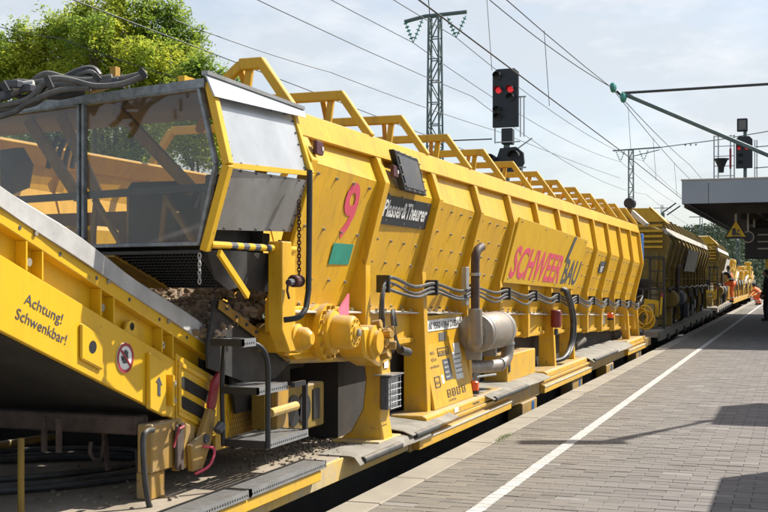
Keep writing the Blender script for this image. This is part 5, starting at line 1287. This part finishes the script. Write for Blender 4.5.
def lattice(name, base, h, w0, label, arms, taper=.55, seg=12, mt_='mast_green'):
    root = thing(name, base, label, 'mast', 'overhead line masts'); m = MB()
    for sx in (-1,1):
        for sy in (-1,1):
            m.beam(base+V((sx*w0/2,sy*w0/2,0)), base+V((sx*w0/2*taper,sy*w0/2*taper,h)), .05,.05)
    m.build('chord', mt_, root); m = MB()
    for i in range(seg):
        f0, f1 = i/seg, (i+1)/seg; a, b_ = w0/2*(1-(1-taper)*f0), w0/2*(1-(1-taper)*f1)
        s = 1 if i % 2 else -1
        for sy in (-1,1): m.beam(base+V((-s*a,sy*a,h*f0)), base+V((s*b_,sy*b_,h*f1)), .035,.03); m.beam(base+V((-b_,sy*b_,h*f1)), base+V((b_,sy*b_,h*f1)), .03,.03)
        for sx in (-1,1): m.beam(base+V((sx*a,-s*a,h*f0)), base+V((sx*b_,s*b_,h*f1)), .035,.03)
    m.build('lattice_bracing', mt_, root)
    return root
def insul(root, a, b_, n=6):
    m = MB(); a, b_ = V(a), V(b_)
    for i in range(n): p = a.lerp(b_, (i+.8)/(n+1)); d = (b_-a).normalized(); m.lathe(p - d*.03, d, [(0,.025),(.02,.07),(.035,.07),(.05,.025)], 10)
    m.tube([a,b_], .014, 6); return m.build('insulator', 'insulator', root, smooth=True)
mb_ = pD(435, 279, 35); mb_.z = -1.1
H1 = CZ + (HZ-16)*35/F + 1.1
MA = lattice('catenary_mast', mb_, H1, .50, 'tall dark lattice mast with a crossarm and two V shaped insulators', None, .62, 16)
top = mb_ + V((0,0,H1)); sc_ = 35/F*1.0
ca = [top+V((-32*sc_,0,-.10)), top+V((-10*sc_,0,.02)), top+V((10*sc_,0,.03)), top+V((33*sc_,0,.05))]
MB().tube(ca, .06, 6).build('crossarm', 'mast_green', MA)
hang = []
for x0, xm, x1, yb in ((-32,-23,-13,42),(13,22,32,40)):
    bt = top + V((xm*sc_, 0, -(yb-17)*35/F)); hang.append(bt)
    for q_ in (x0, x1): insul(MA, top+V((q_*sc_,0,-.06)), bt, 5)
ml = pD(631, 279, 75); ml.z = -1.1; H2 = CZ + (HZ-150)*75/F + 1.1
MC = lattice('catenary_mast', ml, H2, .36, 'slim distant lattice mast behind the end of the first hopper wagon', None, .8, 18)
t2 = ml + V((0,0,H2)); k2 = 75/F
m = MB().tube([t2+V((-18*k2,0,0)), t2+V((28*k2,0,.1))], .05, 6); m.tube([t2+V((3*k2,0,-.4)), t2+V((28*k2,0,-.05))], .03, 6)
m.tube([t2+V((28*k2,0,.1)), t2+V((85*k2,0,.45)), t2+V((135*k2,0,.9))], .03, 6)
m.build('crossarm', 'mast_green', MC)
for x0 in (-15,8): 
    for dx in (0,9): insul(MC, t2+V(((x0+dx)*k2,0,0)), t2+V(((x0+4.5)*k2,0,-.75)), 4)
for i in range(3): insul(MC, t2+V(((52+i*5)*k2,0,.15)), t2+V(((54+i*5)*k2,0,.25)), 2)
for i, (px_, dd, top_y, lb) in enumerate(((701,150,213,'faint far lattice mast standing before the wooded hill'), (662,190,205,'thin far mast in the haze above the second wagon'), (738,110,230,'pale far mast behind the warning sign'))):
    b0 = pD(px_, 279, dd); b0.z = -1.1; mm = lattice('catenary_mast', b0, CZ+(HZ-top_y)*dd/F+1.1, .4, lb, None, .8, 10)
    if i < 2: MB().beam(b0+V((-1.5,0,CZ+(HZ-top_y)*dd/F+.6)), b0+V((1.5,0,CZ+(HZ-top_y)*dd/F+.6)), .1, .1).build('crossarm', 'mast_green', mm)
# two slim diagonal booms above wagon B
bm_ = thing('boom_pair', pD(648,214,60), 'two dark slanting cantilever tubes against the sky above the second wagon', 'cantilever')
for (a, b_, c_, d) in ((662,213,676,203),(667,215,680,206)):
    MB().cyl(pD(a,b_,60), pD(c_,d,60), .04, 6).build('tube', 'wire', bm_)
MB().cyl(pD(663,213,60), V((pD(663,213,60).x, pD(663,213,60).y, -1.1)), .09, 8).build('post', 'mast_green', bm_)

# cantilever from the platform side
CT = thing('cantilever_arm', V((1.6,30.6,0)), 'steel cantilever of two tubes with green glass insulators reaching over the track', 'cantilever')
Yc = 30.0; a = pY(622, 93, Yc)
u1 = pY(768, 84, Yc); l1 = pY(768, 155, Yc)
ext = lambda p, q, f: q + (q-p)*f
MB().cyl(a, ext(a,u1,.55), .035, 8).build('tie_tube', 'wire', CT, smooth=True)
MB().cyl(a, ext(a,l1,.55), .055, 8).build('strut_tube', 'mast_green', CT, smooth=True)
e1 = ext(a,u1,.55); e2 = ext(a,l1,.55)
MB().cyl((e1.x, e1.y, 0), (e1.x, e1.y, 8.0), .12, 12).build('mast', 'mast_green', CT, smooth=True)
for (x, y) in ((613.5,88),(623.5,98)):
    c_ = pY(x, y, Yc-.05); MB().lathe(c_-V((.09,0,0)), (1,0,.15), [(0,.05),(.02,.11),(.07,.135),(.12,.13),(.15,.08),(.17,.04)], 16).build('insulator', 'insulator', CT, smooth=True)
MB().cyl(pY(617,91,Yc), pY(623,97,Yc), .04, 8).build('clamp', 'wire', CT)
# wires: label, list of supports
def wire(pts, r, label, sag=0, name='overhead_wire'):
    res = []
    for p, q in zip(pts[:-1], pts[1:]):
        p, q = V(p), V(q)
        for i in range(12): t = i/12; res.append(p.lerp(q,t) - V((0,0,sag*4*t*(1-t))))
    res.append(V(pts[-1])); return tag(MB().tube(res, r, 5).build(name, 'wire'), label, 'wire')
mz = pY(613,88,Yc)
x4 = -4.5
sup = [V((x4,-22,6.6)), V((x4,30,mz.z)), V((x4,82,6.6)), V((x4,134,6.6))]
wire(sup, .010, 'messenger wire passing over the train to the glass insulator', .55)
wire([V((x4+.3,-22,4.95)), V((x4+.3,30,4.75)), V((x4-.2,82,4.75)), V((x4,134,4.75))], .012, 'thick contact wire hanging lowest over the train', .02)
for i, y in enumerate((14, 21.5, 33, 39, 46, 54)):
    t = ((y-30)%52)/52; zt_ = 6.5 - .55*4*t*(1-t)
    tag(MB().tube([V((x4,y,zt_)), V((x4+.1,y,4.77))], .006, 4).build('dropper', 'wire'), 'thin dropper between messenger and contact wire, %s' % ['nearest of the row above the first wagon','second from the camera beside the tall mast','just past the glass insulators','near the middle of the second wagon','over the far end of the second wagon','farthest, over the gap before the third wagon'][i], 'wire', 'droppers of the overhead line')
x9 = -9.2
wire([V((x9,-22,7.1)), V((x9,33.5,7.0)), V((x9,76,7.0)), V((x9,140,7.0))], .010, 'messenger wire of the far track crossing behind the lattice mast', .6)
wire([V((x9,-22,5.3)), V((x9,33.5,5.3)), V((x9,76,5.3)), V((x9,140,5.3))], .010, 'contact wire of the far track running low behind the signal', .03)
wire([hang[0]+V((0,-60,0)), hang[0], t2+V((-10*k2,0,-.75)), t2+V((-10*k2,60,-.7))], .012, 'feeder wire held by the left V insulator of the lattice mast', .5)
wire([hang[1]+V((0,-60,0)), hang[1], t2+V((12*k2,0,-.75)), t2+V((12*k2,60,-.7))], .012, 'feeder wire held by the right V insulator of the lattice mast', .5)
wire([pD(487,0,34)+V((0,0,3)), pD(487,0,34), pD(492,70,32)], .012, 'steep stay wire dropping to the top of the red signal', 0, 'stay_wire')
wire([pY(385,138,33), pY(440,141,33), pY(492,139,33)], .02, 'short horizontal cross wire between the lattice mast and the signal', 0, 'cross_wire')
wire([pD(490,0,24), pD(613,88,30), pD(690,165,60), pD(760,245,160)], .012, 'catenary wire running from the top of the sky through the glass insulator', .1)
wire([pD(175,20,22), pD(330,72,27), pD(500,132,36), pD(620,178,60)], .010, 'long thin wire falling across the sky from the tree to the signal', .05)
wire([pD(-10,24,22), pD(60,38,20), pD(185,80,19)], .008, 'thin wire crossing in front of the big tree', .03)

# ------------------------------------------------------------------ trees and hills
def tree(base, h, blobs, nleaf, ls, label, mt_='leaves', seed=1, trunk_r=.25):
    random.seed(seed); root = thing('tree', base, label, 'tree', 'trees beside the line')
    m = MB(); b0 = V(base); cc = V((b0.x, b0.y, b0.z+h*.35)); m.tube([b0, b0.lerp(cc,.5)+V((.1,.05,0)), cc], [trunk_r, trunk_r*.8, trunk_r*.6], 8)
    for (c, r) in blobs:
        c = V(c); mid = cc.lerp(c,.5)+V((random.uniform(-.3,.3),random.uniform(-.3,.3),random.uniform(0,.4)))
        m.tube([cc, mid, c], [trunk_r*.45, trunk_r*.25, trunk_r*.10], 6)
        for k in range(6):
            d = V((random.gauss(0,1),random.gauss(0,1),random.gauss(.2,.7))).normalized()*r*.9
            m.tube([mid.lerp(c,.6), c+d*.5, c+d], [trunk_r*.12, trunk_r*.07, .01], 4)
    m.build('trunk', 'bark', root, smooth=True)
    sat = []
    for (c, r) in blobs:
        for k in range(3):
            d = V((random.gauss(0,1),random.gauss(0,1),random.gauss(.2,.9))).normalized(); sat.append((V(c)+d*r*random.uniform(.95,1.2), r*random.uniform(.18,.32)))
    blobs = blobs + sat
    vs, fs = [], []; tot = sum(r**2 for c, r in blobs)
    for (c, r) in blobs:
        c = V(c); ncl = int(nleaf*r*r/tot/26)
        for k in range(ncl):
            d = V((random.gauss(0,1),random.gauss(0,1),random.gauss(0,1))).normalized(); rr = r*(random.random()**.45)
            rr *= 1 + .35*mnoise.noise(d*1.8 + c*.7)
            p = c + V((d.x*rr, d.y*rr, d.z*rr*.8)); cs = random.uniform(.10,.28)
            dr = V((random.gauss(0,1),random.gauss(0,1),random.gauss(-.3,.6))).normalized()
            for q_ in range(26):
                lp_ = p + dr*random.uniform(-1.4,1.4)*cs + V((random.gauss(0,1),random.gauss(0,1),random.gauss(0,1)))*cs*.45
                a = V((random.gauss(0,1),random.gauss(0,1),random.gauss(0,.5))).normalized(); n = V((random.gauss(0,.6),random.gauss(0,.6),1)).normalized(); b_ = n.cross(a).normalized()
                s = ls*random.uniform(.6,1.25); i0 = len(vs)
                vs += [lp_-a*s, lp_-b_*s*.42, lp_+a*s, lp_+b_*s*.42]; fs.append((i0,i0+1,i0+2,i0+3))
    m = MB(); m.v = [tuple(v) for v in vs]; m.f = fs; m.build('crown', mt_, root)
    return root
def blobs_px(L_, d):
    res = []
    for x, y, rp, dd in L_: res.append((pD(x, y, d+dd), rp*d/F))
    return res
bl = blobs_px([(110,30,38,0),(70,50,42,1),(155,40,38,0),(25,62,36,1),(0,75,36,1),(100,75,48,0),(165,75,45,-1),(50,90,48,1),(118,2,20,0),(150,8,18,0),(172,14,16,0),(182,38,18,0),(60,26,18,1),(82,12,16,0),(45,38,16,1),(20,42,16,1),(190,56,14,0),(140,130,50,0),(60,140,50,1),(110,170,50,1),(95,35,24,-1.5),(145,62,26,-1.5)], 34)
b0 = pD(115, 279, 34); b0.z = -1.1
tree(b0, 9, bl, 125000, .062, 'big sunlit yellow green tree rising behind the glazed hood', seed=2)
bl = blobs_px([(200,66,14,0),(212,86,22,0),(190,78,18,0),(228,80,11,0),(238,86,7,0),(200,110,34,0),(185,140,38,0),(215,150,30,1)], 30)
b0 = pD(205, 279, 30); b0.z = -1.1
tree(b0, 7, bl, 24000, .055, 'smaller loose tree with yellowing leaves right of the big tree', seed=4, trunk_r=.15)
bl = blobs_px([(10,70,26,0),(-20,60,40,0),(-50,90,50,0),(0,110,40,0),(-60,140,60,0),(5,150,40,0)], 38)
b0 = pD(-25, 279, 38); b0.z = -1.1
tree(b0, 9, bl, 30000, .07, 'green tree at the left edge of the picture behind the hoses', seed=6)
# hedge row behind the train (low, mostly hidden)
def bush(n, fn, ls, name, mt_, label, seed):
    random.seed(seed); vs, fs = [], []
    for i in range(n):
        p, r = fn()
        for q_ in range(14):
            d = V((random.gauss(0,1),random.gauss(0,1),random.gauss(0,1))).normalized(); lp_ = p + V((d.x,d.y,d.z*.7))*r*random.uniform(.6,1.0)
            a = V((random.gauss(0,1),random.gauss(0,1),random.gauss(0,1))).normalized(); b_ = a.orthogonal().normalized(); s = ls*random.uniform(.6,1.3); i0 = len(vs)
            vs += [lp_-a*s, lp_-b_*s*.6, lp_+a*s, lp_+b_*s*.6]; fs.append((i0,i0+1,i0+2,i0+3))
    m = MB(); m.v = [tuple(v) for v in vs]; m.f = fs; return tag(m.build(name, mt_), label, 'bushes', kind='stuff')
def bf():
    y = random.uniform(5,90); x = -18 + random.uniform(-2,2); return V((x, y, -.9+random.random()**1.4*(2.9 if y < 40 else 3.6))), random.uniform(.3,.7)
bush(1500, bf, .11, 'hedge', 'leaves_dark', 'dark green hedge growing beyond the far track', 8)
# wooded hill
def hill(x, y):
    return -1.15 + 20*math.exp(-((x-5)/85)**2)*max(0, min(1,(y-230)/160))**1 * (1+.25*mnoise.noise(V((x*.012,y*.012,0))))
hv = []; hfc = []; nx, ny = 60, 24
for j in range(ny):
    for i in range(nx):
        x = -330+i*12; y = 222+j*16; hv.append((x, y, hill(x,y)-.3))
for j in range(ny-1):
    for i in range(nx-1): a = j*nx+i; hfc.append((a,a+1,a+nx+1,a+nx))
hm = MB(); hm.v = hv; hm.f = hfc; tag(hm.build('hill', 'forest_floor', smooth=True), kind='structure')
def ff():
    while True:
        y = random.uniform(225,400); x = random.uniform(-150,70); return V((x, y, hill(x,y)+random.uniform(0,5.0))), random.uniform(1.4,2.8)
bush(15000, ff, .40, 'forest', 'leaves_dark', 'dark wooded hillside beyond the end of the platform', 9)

# ------------------------------------------------------------------ people
def skin(name, pts, edges, radii, mt_, parent, sub=2):
    o0 = ORG[parent.name]; me = bpy.data.meshes.new(name); me.from_pydata([tuple(V(p)-o0) for p in pts], edges, []); me.materials.append(M[mt_])
    ob = bpy.data.objects.new(name, me); COL.objects.link(ob); ob.parent = parent; ORG[ob.name] = o0
    sk = ob.modifiers.new('skin', 'SKIN'); sk.use_smooth_shade = True
    for i, r in enumerate(radii):
        v = me.skin_vertices[0].data[i]; v.radius = (r, r) if not isinstance(r, tuple) else r; v.use_root = (i == 0)
    s = ob.modifiers.new('sub', 'SUBSURF'); s.levels = sub; s.render_levels = sub
    return ob
def person(base, yaw, J, label, top_m, leg_m, vest=True):
    root = thing('person', base, label, 'person')
    c, s = cos(yaw), sin(yaw); B = V(base)
    T = lambda p: B + V((p[0]*c - p[1]*s, p[0]*s + p[1]*c, p[2]))
    P = {k: T(v) for k, v in J.items()}
    # body: pelvis root, spine, neck, head base, arms with hands, legs
    names = ['pelvis','waist','chest','neck','head','lsh','lel','lwr','rsh','rel','rwr','lhip','lkn','lan','lto','rhip','rkn','ran','rto']
    R_ = dict(pelvis=(.15,.12),waist=(.14,.11),chest=(.17,.12),neck=.06,head=.075,lsh=.075,lel=.05,lwr=.036,rsh=.075,rel=.05,rwr=.036,lhip=.10,lkn=.07,lan=.05,lto=.045,rhip=.10,rkn=.07,ran=.05,rto=.045)
    E = [('pelvis','waist'),('waist','chest'),('chest','neck'),('neck','head'),('chest','lsh'),('lsh','lel'),('lel','lwr'),('chest','rsh'),('rsh','rel'),('rel','rwr'),('pelvis','lhip'),('lhip','lkn'),('lkn','lan'),('lan','lto'),('pelvis','rhip'),('rhip','rkn'),('rkn','ran'),('ran','rto')]
    idx = {n: i for i, n in enumerate(names)}
    body = skin('body', [P[n] for n in names], [(idx[a], idx[b]) for a, b in E], [R_[n] for n in names], top_m, root)
    # trousers over the legs
    tn = ['pelvis','lhip','lkn','lan','rhip','rkn','ran']; ti = {n: i for i, n in enumerate(tn)}
    skin('trousers', [P[n] for n in tn], [(ti[a],ti[b]) for a,b in (('pelvis','lhip'),('lhip','lkn'),('lkn','lan'),('pelvis','rhip'),('rhip','rkn'),('rkn','ran'))], [(.17,.14),.12,.09,.075,.12,.09,.075], leg_m, root)
    if vest: skin('vest', [P['waist']-V((0,0,.05)), P['chest'], P['chest'].lerp(P['neck'],.6)], [(0,1),(1,2)], [(.17,.14),(.20,.15),(.13,.10)], 'hivis', root)
    for n, k in (('lan','lkn'),('ran','rkn')):
        a = P[n].lerp(P[k], .35); d = (P[k]-P[n]).normalized(); MB().cyl(a-d*.03, a+d*.03, .098, 12).build('reflective_band', 'reflective', root) if leg_m == 'hivis' else None
    if vest:
        a = P['waist']; MB().lathe(a-V((0,0,.0)), (0,0,1), [(0,.185),(.05,.19)], 16).build('reflective_band', 'reflective', root)
    h = P['head'] + V((0,0,.07)); hm_ = MB().ball(h, .105, 3, 0, (.86,.98,1.18)); hm_.build('head', 'skin', root, smooth=True)
    f = T((0,1,0)) - B
    MB().ball(h+V((0,0,.03))-f*.02, .112, 3, 0, (.88,1.0,1.1)).build('hair', 'hair', root, smooth=True)
    r = V((f.y,-f.x,0))
    fm = MB(); fm.ball(h+f*.10-V((0,0,.01)), .018, 1, 0, (1,1.2,1.6)); fm.build('nose', 'skin', root, smooth=True)
    for sd in (-1,1): MB().ball(h+r*.095*sd, .025, 1, 0, (.5,1,1.3)).build('ear', 'skin', root, smooth=True)
    for n, k in (('lwr','lel'),('rwr','rel')):
        w_, d = P[n], (P[n]-P[k]).normalized(); e = d.orthogonal().normalized(); g = MB(); g.ball(w_+d*.05, .042, 2, 0, (.8,1,1))
        for j in range(4): q_ = w_+d*.07+e*(j-1.5)*.02; g.tube([q_, q_+d*.05, q_+d*.07-d.cross(e)*.03], [.010,.009,.007], 5)
        g.tube([w_+d*.03+e*.035, w_+d*.06+e*.06], [.011,.008], 5); g.build('hand', 'skin', root, smooth=True)
    for n, k in (('lto','lan'),('rto','ran')):
        MB().beam(P[k]-V((0,0,.03))-(P[n]-P[k])*.3, P[n]-V((0,0,.0)), .10, .09).build('boot', 'cloth_black', root, bevel=.02)
    return root
cb = pX(732, 297, -3.12)
person((cb.x, cb.y, .30), R(70), dict(pelvis=(0,0,1.02),waist=(0,.06,1.18),chest=(0,.14,1.42),neck=(0,.18,1.60),head=(0,.21,1.68),lsh=(-.2,.14,1.50),lel=(-.26,.40,1.50),lwr=(-.2,.62,1.70),rsh=(.2,.14,1.50),rel=(.24,.40,1.44),rwr=(.16,.64,1.58),
    lhip=(-.11,0,.98),lkn=(-.14,.42,.92),lan=(-.13,.40,.50),lto=(-.13,.56,.44),rhip=(.11,0,.98),rkn=(.10,.08,.52),ran=(.10,.0,.08),rto=(.10,.17,.05)),
    'worker in orange trousers and vest over a black jacket climbing onto the third wagon', 'cloth_black', 'hivis')
cb = pD(760, 305, 66); cb.z = 0
person((cb.x, cb.y, 0), R(60), dict(pelvis=(0,-.12,.55),waist=(0,0,.70),chest=(0,.20,.88),neck=(0,.33,1.0),head=(0,.40,1.06),lsh=(-.2,.22,.92),lel=(-.22,.45,.72),lwr=(-.14,.62,.55),rsh=(.2,.22,.92),rel=(.22,.45,.72),rwr=(.14,.62,.55),
    lhip=(-.11,-.1,.52),lkn=(-.16,.32,.50),lan=(-.14,.05,.09),lto=(-.14,.22,.05),rhip=(.11,-.1,.52),rkn=(.16,.32,.50),ran=(.14,.05,.09),rto=(.14,.22,.05)),
    'worker in full orange clothing crouching on the far platform beside the train', 'hivis', 'hivis')
cb = pD(766.5, 320, 41); cb.z = 0
person((cb.x, cb.y, 0), R(100), dict(pelvis=(0,0,.95),waist=(0,0,1.12),chest=(0,.02,1.38),neck=(0,.02,1.55),head=(0,.03,1.62),lsh=(-.2,0,1.46),lel=(-.27,-.02,1.18),lwr=(-.24,.12,.95),rsh=(.2,0,1.46),rel=(.27,-.02,1.18),rwr=(.24,.12,.95),
    lhip=(-.1,0,.92),lkn=(-.11,.06,.50),lan=(-.11,.02,.08),lto=(-.11,.19,.05),rhip=(.1,0,.92),rkn=(.11,-.04,.50),ran=(.11,-.10,.08),rto=(.11,.07,.05)),
    'person in black clothes standing on the platform at the right edge', 'cloth_black', 'cloth_black', vest=False)
